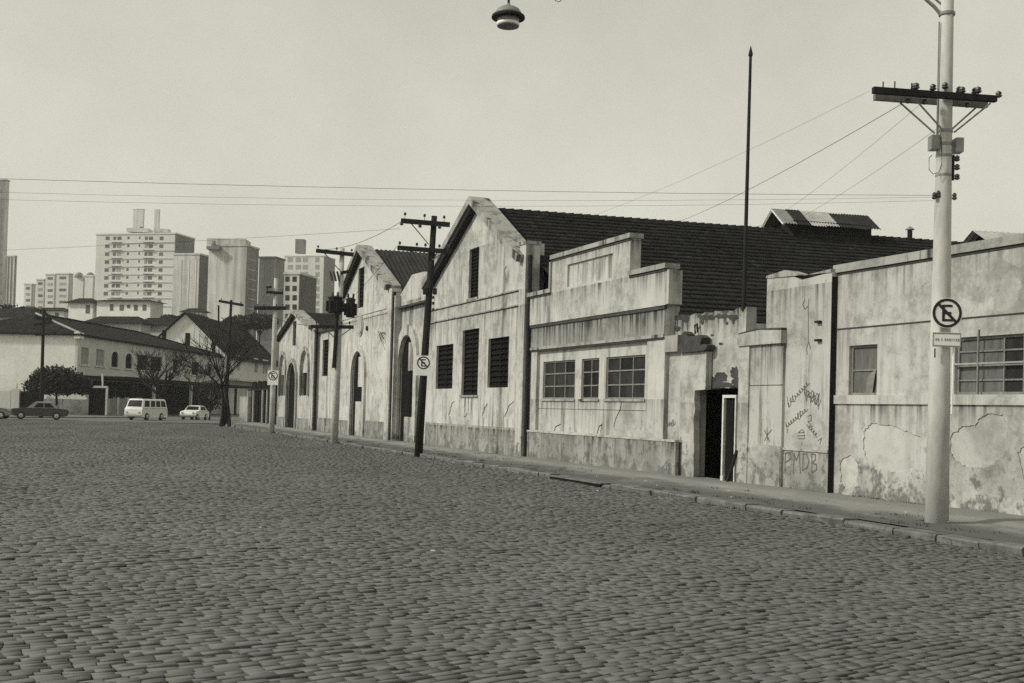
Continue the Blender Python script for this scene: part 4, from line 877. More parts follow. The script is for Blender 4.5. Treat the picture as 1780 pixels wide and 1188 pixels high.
b = B(); rk = at(1663, 292, dep-0.05); b.box(rk+R2*-0.06, (0.03, 0.05, 0.42), -yw).obj('insulator_rack', 'iron', p1)
for py in (277, 292, 309): b = B(); spool(b, at(1663.5, py+4, dep-0.05), 0.048, 0.10); b.obj('insulator', 'porcelain', p1)
for px, py in ((1624, 342), (1631, 339), (1659, 343)): b = B(); spool(b, at(px, py+5, dep-0.08), 0.04, 0.12); b.obj('insulator', 'porcelain', p1)
lp_ = [at(px, py, dep-0.16) for px, py in ((1635, 232), (1637, 262), (1637, 285), (1632, 300), (1622, 303), (1615, 295), (1615, 275), (1620, 270))]
B().tube(lp_, 0.006, 4).obj('cable_loop', 'iron', p1)
lp_ = [pp1(z)+R2*-0.135+A2*-0.03 for z in (8.4, 7.8, 7.3, 6.9, 6.5)]; B().tube(lp_, 0.013, 5).obj('conduit', 'steel', p1)
br0 = at_pole(24, 1634); brk = [br0, at(1624, 12, dep), at(1610, 0, dep), at(1585, -30, dep), at(1555, -60, dep)]
B().tube(brk, [0.03, 0.03, 0.028, 0.025, 0.022], 7).obj('bracket_arm', 'steel', p1)
B().tube([at_pole(10, 1639), at(1618, -8, dep), at(1590, -34, dep)], 0.018, 6).obj('bracket_stay', 'steel', p1)
B().tube([at(1625, 606, dep-0.2), at(1625, 622, dep-0.2)], 0.012, 4).obj('small_fitting', 'iron', p1)
fs = 0.22
no_parking(at(1646.5, 544.5, dep-fs), 26*(dep-fs)/FPX, 'round no parking sign with small plate on the concrete pole', (25*(dep-fs)/FPX, 12.5*(dep-fs)/FPX, -46.5*(dep-fs)/FPX))
B().box(at(1640, 560, dep-0.17), (0.10, 0.07, 0.5), -yw).obj('sign_bracket', 'steel', p1)
tag(B().tube([at(1657.5, 604, dep-0.17), at(1654, 720, dep-0.17)], 0.014, 6).obj('conduit', 'white', p1))
# --- wooden pole with sign
def street_pole(px_b, py_b, px_t, py_t, r0, r1, name, label, mat, z0=KZ, group='utility poles along the factory'):
    b_ = gnd(px_b, py_b, z0); d_ = b_.dot(A2); t_ = at(px_t, py_t, d_)
    p = thing(name, tuple(b_), label, 'utility pole', group)
    mid = (b_+t_)/2; B().tube([b_-Z*0.3, b_+(t_-b_)*0.25, mid, t_], [r0, r0*0.93, (r0+r1)/2, r1], 14).obj('shaft', mat, p, True)
    return p, d_
def arm_px(parent, a, c, d_, sec=0.13, mat='wood', ins=(), doff=-0.18, h=0.09):
    P, Q = at(*a, d_+doff), at(*c, d_+doff); dd = Q-P
    rot = dd.to_track_quat('X', 'Z').to_matrix()
    B().box((P+Q)/2, (dd.length, 0.11, sec), rot=rot).obj('crossarm', mat, parent)
    for t in ins: pin_insulator(parent, P+dd*t+Z*0.05, h)
    return P, Q
p2, d2 = street_pole(727, 788, 755, 376, 0.155, 0.105, 'utility_pole', 'dark leaning wooden utility pole with two crossarms before the large gable', 'wood')
arm_px(p2, (697, 384), (782, 391), d2, 0.17, ins=(0.08, 0.48, 0.88), h=0.16); arm_px(p2, (691, 431), (784, 438), d2, 0.16, ins=(0.04, 0.36, 0.52, 0.78, 0.95), h=0.08)
for a, c in (((714, 388), (745, 425)), ((703, 434), (744, 446)), ((772, 438), (752, 452))): B().tube([at(*a, d2-0.12), at(*c, d2-0.12)], 0.022, 5).obj('brace', 'steel', p2)
for px, py in ((698, 392), (730, 396), (764, 398)): b = B(); spool(b, at(px, py, d2-0.2), 0.07, 0.14); b.obj('insulator', 'porcelain', p2)
for px in (741, 756): B().box(at(px, 507, d2-0.1), (0.14, 0.12, 0.22), -yw).obj('junction_box', 'iron', p2)
for py in (520, 530, 541): b = B(); spool(b, at(753, py, d2-0.12), 0.06, 0.11); b.obj('insulator', 'porcelain', p2)
no_parking(at(736, 631, d2-0.32), 11.3*d2/FPX, 'square white no parking sign on the leaning wooden pole', square=True)
# --- transformer pole
p3, d3 = street_pole(581, 767, 595, 432, 0.17, 0.11, 'utility_pole', 'pale concrete utility pole carrying two dark transformers before the middle gable', 'concrete_far')
arm_px(p3, (549.5, 436), (614.5, 443), d3, 0.18, ins=(0.05, 0.55, 0.95), h=0.1); arm_px(p3, (541, 568), (614.5, 569), d3, 0.16, ins=(0.12, 0.3, 0.72, 0.9), h=0.1); arm_px(p3, (592, 475), (612, 471), d3, 0.14)
for a, c in (((562, 438), (590, 470)), ((612, 570), (594, 583)), ((566, 572), (584, 590))): B().tube([at(*a, d3-0.12), at(*c, d3-0.12)], 0.025, 5).obj('brace', 'steel', p3)
for px in (574, 580, 586): b = B(); b.tube([at(px, 472, d3-0.2), at(px+4, 489, d3-0.2)], 0.055, 6); b.obj('fuse_cutout', 'porcelain', p3)
for x0, x1, y0, y1 in ((570, 594, 515, 545), (601, 616.5, 518, 552)):
    tp_ = thing('transformer', tuple(at((x0+x1)/2, y1, d3-0.2)), 'dark cylindrical transformer hung on the %s of the concrete pole' % ('left side' if x0 < 590 else 'right side'), 'transformer', 'pole transformers')
    r_ = (x1-x0)/2*d3/FPX; c_ = at((x0+x1)/2, y1, d3-0.2); hh = (y1-y0)*d3/FPX
    B().lathe(c_, [(r_*0.9, 0), (r_, 0.06), (r_, hh*0.85), (r_*1.12, hh*0.87), (r_*1.1, hh*0.93), (r_*0.6, hh)], 14).obj('tank', 'iron', tp_, False)
    for k in range(8):
        t = 2*math.pi*k/8; B().box(c_+Vector((math.cos(t), math.sin(t), 0))*(r_+0.05)+Z*hh*0.4, (0.10, 0.03, hh*0.6), t).obj('cooling_fin', 'iron', tp_)
    for k in (-0.12, 0.12): b = B(); spool(b, c_+R2*k+Z*hh, 0.06, 0.2); b.obj('bushing', 'porcelain', tp_)
for py in (523, 530, 537): b = B(); spool(b, at(598, py, d3-0.2), 0.05, 0.09); b.obj('insulator', 'white', p3)
B().tube([at(586, 545, d3-0.25), at(583, 600, d3-0.2), at(580, 640, d3-0.2)], 0.09, 8).obj('cable_duct', 'iron', p3)
# --- next pole with sign
p4, d4 = street_pole(472, 750, 480, 484, 0.17, 0.12, 'utility_pole', 'concrete utility pole with square sign near the far gable', 'concrete_far')
arm_px(p4, (442, 536), (497, 536), d4, 0.22, ins=(0.1, 0.3, 0.7, 0.9)); arm_px(p4, (463, 508), (492, 510), d4, 0.16, ins=(0.05, 0.95))
arm_px(p4, (463, 500), (472, 499), d4, 0.12)
no_parking(at(474.5, 653.5, d4-0.3), 8.3*d4/FPX, 'square no parking sign on the pole near the far gable', square=True)
# --- pole among the bare trees
p5, d5 = street_pole(391, 737, 402, 522, 0.15, 0.10, 'utility_pole', 'dark utility pole standing among the bare street trees', 'wood')
arm_px(p5, (380.5, 523.5), (423, 531), d5, 0.2, ins=(0.1, 0.9))
B().tube([at(380, 570, d5), at(380, 531, d5)], 0.07, 6).obj('side_post', 'wood', p5); B().tube([at(380, 570, d5), at(398, 580, d5)], 0.05, 6).obj('side_strut', 'wood', p5)
# --- pole by the parked car
p6, d6 = street_pole(71, 727, 76, 537, 0.17, 0.12, 'utility_pole', 'dark utility pole rising behind the dark sedan and round tree', 'wood', 0.0, 'poles on the far side of the square')
arm_px(p6, (61, 552), (90, 556), d6, 0.35); arm_px(p6, (58, 565), (92, 560), d6, 0.18); arm_px(p6, (62, 582), (98, 580), d6, 0.22)
# --- flagpole behind the gate pier
fb = at(1292, 566, 28.6); ft = at(1305, 84, 28.6); fdir = (ft-fb).normalized(); f0 = fb-fdir*(fb.z/fdir.z)
fl = thing('flagpole', tuple(f0), 'tall thin dark flagpole rising behind the gate pier', 'flagpole')
B().tube([f0, fb, (fb+ft)/2, ft-Z*0.2], [0.055, 0.055, 0.045, 0.035], 10).obj('pole', 'iron', fl); B().lathe(ft-Z*0.22, [(0.035, 0), (0.06, 0.04), (0.05, 0.1), (0.005, 0.28)], 8).obj('finial', 'iron', fl)
# --- wires
def wire(a, c, sag, name, label, r=0.008, n=16):
    pts = [Vector(a)+(Vector(c)-Vector(a))*(i/n)-Z*(sag*4*(i/n)*(1-i/n)) for i in range(n+1)]
    return tag(B().tube(pts, r, 4, False).obj(name, 'iron'), label, 'wire', 'overhead wires')
def laterally(lat, depth, z): return R2*lat+A2*depth+Z*z
for k, (py, zz, s_) in enumerate(((340, 5.12, 0.12), (343, 4.95, 0.22), (349, 4.85, 0.25))):
    wire(at(1622, py, dep-0.1), laterally(-16.5, 17.1, zz), s_, 'overhead_wire', ('highest of the level wires crossing the sky toward the left', 'second of the level wires crossing the sky toward the left', 'lowest of the level wires crossing the sky toward the left')[k], 0.003 if k == 0 else 0.0018)
wire(at(1568, 181, dep-0.2), along and (R0+ud*along(1168, 386)), 0.15, 'service_wire', 'service wire dropping from the near crossarm to the tiled ridge', 0.006)
wire(at(1597, 184, dep-0.2), R0+ud*along(1300, 397), 0.2, 'service_wire', 'thin service wire dropping from the near crossarm to the ridge right of the flagpole', 0.0035)
wire(at(1632, 222, dep-0.1), R0+ud*(along(1330, 399)), 0.2, 'service_wire', 'thin service wire from the near pole to the roof lantern', 0.0035)
wire(at(694, 398, d2-0.2), laterally(-45, 60, 8.5), 0.25, 'overhead_wire', 'wire running left across the sky from the leaning wooden pole', 0.005)
wire(at(690, 428, d2-0.2), at(549, 568, d3-0.2), 0.3, 'overhead_wire', 'wire between the leaning wooden pole and the transformer pole', 0.010)
wire(at(700, 384, d2-0.2), at(552, 434, d3-0.2), 0.3, 'overhead_wire', 'upper wire between the leaning wooden pole and the transformer pole', 0.010)
wire(at(556, 566, d3-0.2), at(445, 535, d4-0.2), 0.3, 'overhead_wire', 'wire between the transformer pole and the signed concrete pole', 0.012)
wire(at(784, 436, d2-0.2), at(1512, 158, dep-0.3), 0.5, 'overhead_wire', 'wire from the leaning wooden pole to the near crossarm', 0.0022)
# --- hanging street lamp
span_a = brk[-1]; span_b = laterally(-16.5, 17.1, 9.4); lt = 0.0
for i in range(200):
    q = span_a+(span_b-span_a)*(i/200)
    if proj(q)[0] < 883: lt = i/200; break
hang = span_a+(span_b-span_a)*lt-Z*(0.5*4*lt*(1-lt)); ld = hang.dot(A2)
wire(span_a, span_b, 0.5, 'span_wire', 'span wire holding the hanging street lamp above the square', 0.006, 40)
lc = at(883.5, 29, ld); rr_ = 29*ld/FPX
la = thing('street_lamp', tuple(lc), 'round street lamp hanging over the middle of the square', 'street lamp')
B().lathe(lc, [(rr_, -0.035), (rr_*1.02, -0.015), (rr_*0.98, 0.012), (rr_*0.72, 0.02)], 24).obj('rim', 'iron', la, False)
B().lathe(lc, [(rr_*0.84, 0.02), (rr_*0.80, 0.06), (rr_*0.66, 0.115), (rr_*0.40, 0.155), (rr_*0.14, 0.175), (rr_*0.10, 0.21)], 24).obj('dome', 'steel', la, True)
B().lathe(lc, [(rr_*0.64, -0.10), (rr_*0.68, -0.03)], 24).obj('reflector', 'steel', la, True)
B().lathe(lc, [(rr_*0.52, -0.165), (rr_*0.68, -0.15), (rr_*0.70, -0.105)], 24).obj('diffuser', 'white', la, True)
B().lathe(lc, [(rr_*0.40, -0.175), (rr_*0.66, -0.165), (rr_*0.66, -0.145)], 24).obj('bottom_ring', 'frame', la, True)
B().tube([lc+Z*0.2, Vector((lc.x, lc.y, hang.z+0.0))], 0.02, 6).obj('hanger', 'iron', la)
sp0 = at(958, -10, ld)
B().tube([lc+Z*0.45, at(930, -14, ld), at(961, -6, ld), at(966, 2, ld), at(973, 3.5, ld), at(978, -3, ld), at(984, -20, ld)], 0.006, 4).obj('cable', 'iron', la)

# ------------------------------------------------------------------ far side of the square
class Face:     # a vertical face: a along u, b up, t out along n
    def __init__(s, o, u, n): s.o = Vector((o[0], o[1], 0)); s.u = u; s.n = n
    def fn(s, off=0.0): return lambda a, b, t: s.o+s.u*a+Z*b+s.n*(t+off)
    def px(s, x, y):
        d = ray(x, y); t = (s.o-EYE).dot(s.n)/d.dot(s.n); P = EYE+d*t; return ((P-s.o).dot(s.u), P.z)
    def rect(s, x0, x1, y0, y1):
        ym, xm = (y0+y1)/2, (x0+x1)/2; return (s.px(x0, ym)[0], s.px(x1, ym)[0], s.px(xm, y1)[1], s.px(xm, y0)[1])
    def slab(s, r, t0, t1, name, mat, parent): return B().slab([rect_loop(r)], s.fn(), t0, t1).obj(name, mat, parent)
    def holed(s, outline, holes, t0, t1, name, mat, parent): return B().slab([outline]+holes, s.fn(), t0, t1).obj(name, mat, parent)
haz = math.radians(25); hd_ = Vector((math.sin(haz), math.cos(haz), 0)); hs_ = Vector((-math.cos(haz), math.sin(haz), 0))
nf_ = -hs_; ns_ = -hd_
# white house with hipped roof
C1 = at(132, 700, 126); C1.z = 0; Fr = Face(C1, hd_, nf_); Sd = Face(C1, hs_, ns_)
ze = Sd.px(131, 581)[1]; Lh = Fr.px(384, 640)[0]; Wd = 15.0
hA = thing('townhouse', tuple(C1), 'long white two storey house with dark hipped roof behind the round tree', 'building')
wins = [(141, 154, 603, 636, 's'), (167, 181, 606, 638, 's'), (194, 206, 611, 634, 'a'), (218.5, 230, 614, 636, 'a'), (239, 257, 617, 640, 'd'), (262.5, 281, 618.5, 641, 'd'), (300, 309, 626, 650, 'd'), (333, 345, 631, 657, 'd'), (361, 368, 636, 660, 'd')]
rs = [Fr.rect(*w[:4]) for w in wins]
zA0 = np.mean([r[2] for r in rs]); zA1 = np.mean([r[3] for r in rs])
hl = []
for w, r in zip(wins, rs):
    r = (r[0], r[1], zA0, zA1); hl.append(arch_loop(r, zA1-abs(r[1]-r[0])/2*0.7) if w[4] == 'a' else rect_loop(r))
Fr.holed([(0, 0), (Lh, 0), (Lh, ze), (0, ze)], hl, -0.3, 0, 'front_wall', 'stucco_g', hA)
for w, r, l in zip(wins, rs, hl):
    wo = B().slab([l], Fr.fn(), -0.24, -0.16).obj('window', 'stucco_old' if w[4] == 's' else 'shutter', hA)
    Fr.slab((r[0]-0.3, r[1]+0.3, zA0-0.2, zA0-0.02), -0.05, 0.12, 'sill', 'stucco_g', wo)
Sd.holed([(0.3, 0), (Wd, 0), (Wd, ze), (0.3, ze)], [], -0.3, 0, 'side_wall', 'stucco_w', hA)
Fr.slab((0, Lh, zA0-1.2, zA0-1.0), -0.02, 0.08, 'string_course', 'stucco_g', hA)
Fr.slab((-0.4, 0.7, ze-0.5, ze+0.2), -0.3, 0.35, 'cornice_block', 'stucco_w', hA)
def hip(parent, C, L, Wd, ze, zr, h0, h1, ov=0.5, mat='tile_far', name='roof'):
    P = lambda a, w, z: C+hd_*a+hs_*w+Z*z
    a0, a1, w0, w1 = -ov, L+ov, -ov, Wd+ov; m = Wd/2
    v = [P(a0, w0, ze), P(a1, w0, ze), P(a1, w1, ze), P(a0, w1, ze), P(a0+h0, m, zr), P(a1-h1, m, zr)]
    v += [q-Z*0.18 for q in v[:4]]
    o = B().add(v, [(0, 1, 5, 4), (1, 2, 5), (2, 3, 4, 5), (3, 0, 4), (0, 6, 7, 1), (1, 7, 8, 2), (2, 8, 9, 3), (3, 9, 6, 0), (6, 9, 8, 7)]).obj(name, mat, parent)
    for p, q in ((0, 4), (4, 5), (5, 1)): B().tube([v[p]+Z*0.05, v[q]+Z*0.05], 0.14, 6).obj('ridge_cap', 'stucco_old' if p == 0 else mat, o)
    return o
zr = at(101, 547, 132).z
hip(hA, C1, Lh, Wd, ze, zr, 6.0, 15.0)
# deep veranda roof over the ground floor, its shade painted as dark panels
zv = Fr.px(200, 657)[1]
Fr.slab((2.0, Lh, zv-0.35, zv), 0.0, 5.0, 'veranda_roof', 'tile_far', hA)
for k in range(7): a = 4+k*6.5; Fr.slab((a, a+0.3, 0, zv-0.35), 4.5, 4.8, 'veranda_post', 'stucco_g' if k % 2 else 'wood', hA)
for k in range(6): a = 4.2+k*6.6; Fr.slab((a, a+6.3, 0, zv-0.5), 0.005, 0.08, 'porch_shade', 'shutter', hA)  # near-black panels: the shade under the veranda put into colour
# second house behind
C2 = at(393, 690, 176); C2.z = 0; F2 = Face(C2, hd_, nf_); S2 = Face(C2, hs_, ns_)
hB = thing('townhouse', tuple(C2), 'white house with tall dark roof rising behind the bare trees', 'building')
ze2 = F2.px(400, 618)[1]; L2 = F2.px(486, 640)[0]; W2 = S2.px(246, 600)[0]; zr2 = at(322, 548, 182).z
r2 = [F2.rect(*w) for w in ((442.5, 448.5, 623, 648), (457, 466, 624, 650), (412, 417, 623, 646))]
F2.holed([(0, 0), (L2, 0), (L2, ze2), (0, ze2)], [rect_loop((r[0], r[1], r2[0][2], r2[0][3])) for r in r2], -0.3, 0, 'front_wall', 'stucco_g', hB)
for r in r2: F2.slab((r[0], r[1], r2[0][2], r2[0][3]), -0.25, -0.15, 'window', 'shutter', hB)
S2.holed([(0.3, 0), (W2, 0), (W2, ze2), (W2/2, zr2-0.3), (0.3, ze2)], [], -0.3, 0, 'gable_wall', 'stucco_w', hB)
rr2 = [S2.rect(*w) for w in ((322, 330, 579, 600), (368, 374, 594, 612), (282, 289, 574, 590))]
for r in rr2: S2.slab(r, 0.0, 0.05, 'window', 'shutter', hB)
P = lambda a, w, z: C2+hd_*a+hs_*w+Z*z
ov = 0.6; sl_ = (zr2-ze2)/(W2/2)
B().add([P(-ov, -ov, ze2-ov*sl_), P(L2, -ov, ze2-ov*sl_), P(L2, W2/2, zr2), P(-ov, W2/2, zr2), P(L2, W2+ov, ze2-ov*sl_), P(-ov, W2+ov, ze2-ov*sl_)], [(0, 1, 2, 3), (3, 2, 4, 5)]).obj('roof', 'tile_far', hB)
F2.slab((0, L2, ze2-3.9, ze2-3.6), 0, 2.0, 'veranda_roof', 'stucco_g', hB)
# dark arcade of posts at the corner
Pa = at(428, 700, 104); Pb = at(486, 700, 92); ua = (Pb-Pa); ua.z = 0; La = ua.length; ua.normalize(); na = Vector((ua.y, -ua.x, 0)); na = na if na.dot(A2) < 0 else -na
Fa = Face(Pa, ua, na); ac = thing('arcade', (Pa.x, Pa.y, 0), 'dark arcade with slim pale posts at the end of the factory row', 'arcade')
zt_ = at(450, 660, 98).z
pxs = [430, 439, 447.5, 455, 463, 471]
aa = [Fa.px(x, 700)[0] for x in pxs]
for a, c in zip(aa, aa[1:]):
    B().slab([arch_loop((a+0.10, c-0.10, 0.1, zt_+random.uniform(-0.15, 0.15)), zt_-(c-a)/2*0.6)], Fa.fn(), -0.5, -0.3).obj('dark_panel', 'shutter', ac)
for a in aa: Fa.slab((a-0.06, a+0.06, 0, zt_-0.9), -0.12, 0.0, 'post', 'stucco_g' if random.random() < 0.7 else 'wood', ac)
Fa.slab((-0.5, La, zt_-0.9, zt_-0.75), -0.45, -0.15, 'beam', 'wood', ac)
Fa.slab((-4.5, -0.6, 0, zt_*0.62), -0.6, -0.3, 'low_wall', 'stucco_old', ac)
# garden walls and gates before the white house
Fw = Face(at(0, 700, 121), R2, -A2)
def gpx(x0, x1, y0, t0, t1, name, label, mat, cat, zb=0.0, parent=None):
    a0 = Fw.px(x0, 700)[0]; a1 = Fw.px(x1, 700)[0]; z1 = Fw.px((x0+x1)/2, y0)[1]
    o = Fw.slab((a0, a1, zb, z1), t0, t1, name, mat, parent)
    return tag(o, label, cat) if label else o
ow1 = thing('garden_wall', tuple(at(75, 722, 121)), 'rough grey garden wall with pale strip behind the dark sedan', 'wall')
gpx(-60, 18, 679, -0.3, 0, 'wall', None, 'stucco_g', None, parent=ow1); gpx(-60, 19, 665, -1.5, -1.2, 'upper_wall', None, 'stucco_w', None, 2.6, ow1)
gpx(19, 33, 677, -0.35, 0.05, 'pillar', None, 'stucco_g', None, parent=ow1); gpx(75.5, 150, 694, -0.3, 0, 'wall', None, 'stucco_old', None, parent=ow1)
gpx(78, 149, 686, -0.6, -0.4, 'upper_wall', None, 'stucco_w', None, parent=ow1)
gg = thing('garden_gate', tuple(at(55, 722, 121)), 'dark wide gate left of the round tree', 'gate')
for k in range(8): gpx(34+k*5.15, 34+k*5.15+4.9, 680+random.uniform(-0.5, 0.5), -0.2, -0.1, 'board', None, 'shutter', None, 0.1, gg)
gd = thing('door_gate', tuple(at(168, 722, 121)), 'tall dark door in a white frame left of the van', 'gate')
for k in range(5): gpx(154+k*5.8, 154+k*5.8+5.6, 675, -0.2, -0.1, 'board', None, 'shutter', None, 0.05, gd)
gpx(150.5, 153.8, 672, -0.25, 0.03, 'jamb', None, 'stucco_old', None, parent=gd); gpx(183.2, 186, 672, -0.25, 0.03, 'jamb', None, 'whitewood', None, parent=gd); gpx(151, 185.5, 671, -0.26, 0.05, 'head', None, 'whitewood', None, Fw.px(168, 674.5)[1], gd)
wf = thing('plank_fence', tuple(at(212, 723, 121)), 'grey plank fence between the tall dark door and the van', 'fence')
for k in range(14): gpx(187+k*4.2, 187+k*4.2+random.uniform(3.7, 4.1), 692+random.uniform(-1.2, 1.2), -0.05-random.uniform(0, 0.03), 0, 'plank', None, 'wood_grey' if k % 4 else 'stucco_old', None, parent=wf)
tag(B().tube([at(179, 692, 122), at(178, 650, 122)], 0.09, 6).obj('white_post', 'whitewood'), 'slim white post rising above the tall dark door', 'post')
pv2 = [at(x, 727, 1.0) for x in (0,)]
q0, q1, q2, q3 = gnd(-120, 726.5), gnd(232, 727.0), at(245, 700, 123), at(-120, 700, 123)
tag(slab_poly([(q0.x, q0.y), (q1.x, q1.y), (q2.x, q2.y), (q3.x, q3.y)], -0.1, 0.10).obj('pavement', 'pavement'), kind='structure')

# ------------------------------------------------------------------ vehicles
def vehicle(name, label, cat, pos, head, L, Wd, prof, cab, paint, roofm, wheels, wr_, wins_side, lights=True, group=None):
    """prof: side outline (x forward, z); cab: (x0b,x1b,x0t,x1t,z0,z1,inset) glazed upper body"""
    t = thing(name, tuple(pos), label, cat, group); fw = head.normalized(); sd_ = Vector((-fw.y, fw.x, 0)); pos = Vector(pos)
    loc = lambda x, y, z: pos+fw*x+sd_*y+Z*z
    hw = Wd/2; n = len(prof); b = B(); vs = []
    for y, ins in ((-hw, 0.0), (-hw+0.0, 0.0)): pass
    rows = ((-hw+0.07, 0.94), (-hw, 1.0), (hw, 1.0), (hw-0.07, 0.94))
    zc = (min(p[1] for p in prof)+max(p[1] for p in prof))/2
    for y, s in rows: vs += [loc(x*(1-(1-s)*0.4), y, zc+(z-zc)*s) for x, z in prof]
    fs = [tuple(range(n)), tuple(range(3*n, 4*n))]
    for r in range(3): fs += [(r*n+i, r*n+(i+1) % n, (r+1)*n+(i+1) % n, (r+1)*n+i) for i in range(n)]
    b.add(vs, fs).obj('body', paint, t)
    x0b, x1b, x0t, x1t, z0, z1, ins = cab; hb, ht = hw-0.05, hw-0.05-ins
    q = [loc(x0b, -hb, z0), loc(x1b, -hb, z0), loc(x1b, hb, z0), loc(x0b, hb, z0), loc(x0t, -ht, z1), loc(x1t, -ht, z1), loc(x1t, ht, z1), loc(x0t, ht, z1)]
    rc = [loc(x0t+0.10, -ht+0.12, z1+0.05), loc(x1t-0.10, -ht+0.12, z1+0.05), loc(x1t-0.10, ht-0.12, z1+0.05), loc(x0t+0.10, ht-0.12, z1+0.05)]
    B().add(q+rc, [(0, 1, 5, 4), (1, 2, 6, 5), (2, 3, 7, 6), (3, 0, 4, 7), (4, 5, 9, 8), (5, 6, 10, 9), (6, 7, 11, 10), (7, 4, 8, 11), (8, 9, 10, 11)]).obj('cabin', roofm, t)
    def pane(c, a0, a1, b0, b1, nm='window'):
        def p(u, v): return (c[0]*(1-u)+c[1]*u)*(1-v)+(c[3]*(1-u)+c[2]*u)*v
        nn_ = (c[1]-c[0]).cross(c[3]-c[0]).normalized(); ctr = (c[0]+c[1]+c[2]+c[3])/4
        if nn_.dot(ctr-(pos+Z*(z0+z1)/2)) < 0: nn_ = -nn_
        w = [p(a0, b0), p(a1, b0), p(a1, b1), p(a0, b1)]
        B().add([v-nn_*0.02 for v in w]+[v+nn_*0.012 for v in w], [(0, 1, 2, 3), (4, 5, 6, 7), (0, 1, 5, 4), (1, 2, 6, 5), (2, 3, 7, 6), (3, 0, 4, 7)]).obj(nm, 'glass_dark', t)
    for c in ((q[0], q[1], q[5], q[4]), (q[3], q[2], q[6], q[7])):
        for a0, a1 in wins_side: pane(c, a0, a1, 0.12, 0.85)
    pane((q[1], q[2], q[6], q[5]), 0.06, 0.94, 0.12, 0.88, 'windscreen'); pane((q[0], q[3], q[7], q[4]), 0.10, 0.90, 0.15, 0.85, 'rear_window')
    for wx in wheels:
        for s in (-1, 1):
            c = loc(wx, s*(hw-0.10), wr_)
            a = sd_*s; b = B(); b.tube([c-a*0.09, c+a*0.06, c+a*0.09], [wr_, wr_, wr_*0.9], 16); w = b.obj('wheel', 'tyre', t)
            B().tube([c+a*0.085, c+a*0.105, c+a*0.12], [wr_*0.62, wr_*0.58, wr_*0.25], 12).obj('rim', 'chrome', w)
    xf = max(p[0] for p in prof); xr = min(p[0] for p in prof); zb = 0.45
    for x, s in ((xf+0.04, 1), (xr-0.04, -1)): B().box(loc(x, 0, zb), (0.10, Wd*0.96, 0.12), math.atan2(fw.y, fw.x)).obj('bumper', 'chrome', t)
    for s in (-1, 1):
        B().box(loc(xf-0.005, s*(hw-0.25), 0.68), (0.07, 0.2, 0.17), math.atan2(fw.y, fw.x)).obj('headlight', 'chrome', t)
        B().box(loc(xr+0.005, s*(hw-0.22), 0.68), (0.05, 0.16, 0.14), math.atan2(fw.y, fw.x)).obj('tail_light', 'pipe', t)
    return t
sedan = [(-2.15, 0.35), (-2.2, 0.62), (-2.1, 0.86), (-1.2, 0.93), (0.85, 0.93), (1.95, 0.86), (2.12, 0.70), (2.15, 0.38), (1.78, 0.27), (-1.8, 0.27)]
sp = gnd(68, 729.5)
vehicle('parked_sedan', 'dark sedan with pale roof parked by the garden wall at far left', 'car', (sp.x, sp.y, 0), -R2*0.93-A2*0.36, 4.3, 1.7, sedan, (-1.55, 0.95, -0.95, 0.35, 0.92, 1.40, 0.16), 'paint_dark', 'paint_roof', (-1.3, 1.35), 0.31, ((0.16, 0.46), (0.50, 0.80)))
vp = gnd(254, 730.5)
vprof = [(-2.12, 0.32), (-2.16, 0.6), (-2.10, 1.12), (2.02, 1.12), (2.14, 0.95), (2.16, 0.6), (2.10, 0.32), (1.7, 0.26), (-1.8, 0.26)]
van = vehicle('parked_van', 'white microbus van parked before the plank fence', 'van', (vp.x, vp.y, 0), -A2*0.97-R2*0.24, 4.4, 1.74, vprof, (-2.08, 2.02, -1.98, 1.72, 1.11, 1.86, 0.12), 'paint_white', 'paint_white', (-1.2, 1.2), 0.33, ((0.04, 0.22), (0.26, 0.44), (0.48, 0.66), (0.72, 0.92)))
cp = gnd(338, 730)
small = [(-1.75, 0.36), (-1.8, 0.6), (-1.7, 0.88), (-1.3, 0.92), (0.7, 0.92), (1.6, 0.82), (1.78, 0.65), (1.8, 0.38), (1.5, 0.27), (-1.5, 0.27)]
vehicle('parked_car', 'small white car parked beside the van under the bare trees', 'car', (cp.x, cp.y, 0), -A2*0.99-R2*0.10, 3.7, 1.6, small, (-1.45, 0.8, -0.95, 0.25, 0.91, 1.36, 0.14), 'paint_white', 'paint_white', (-1.1, 1.15), 0.30, ((0.14, 0.46), (0.50, 0.80)))
ep = gnd(-22, 728)
vehicle('parked_car', 'pale car cut off by the left edge of the view', 'car', (ep.x, ep.y, 0), R2*0.95+A2*0.2, 4.0, 1.65, small, (-1.45, 0.8, -0.95, 0.25, 0.91, 1.36, 0.14), 'paint_roof', 'paint_white', (-1.1, 1.15), 0.30, ((0.14, 0.46), (0.50, 0.80)))

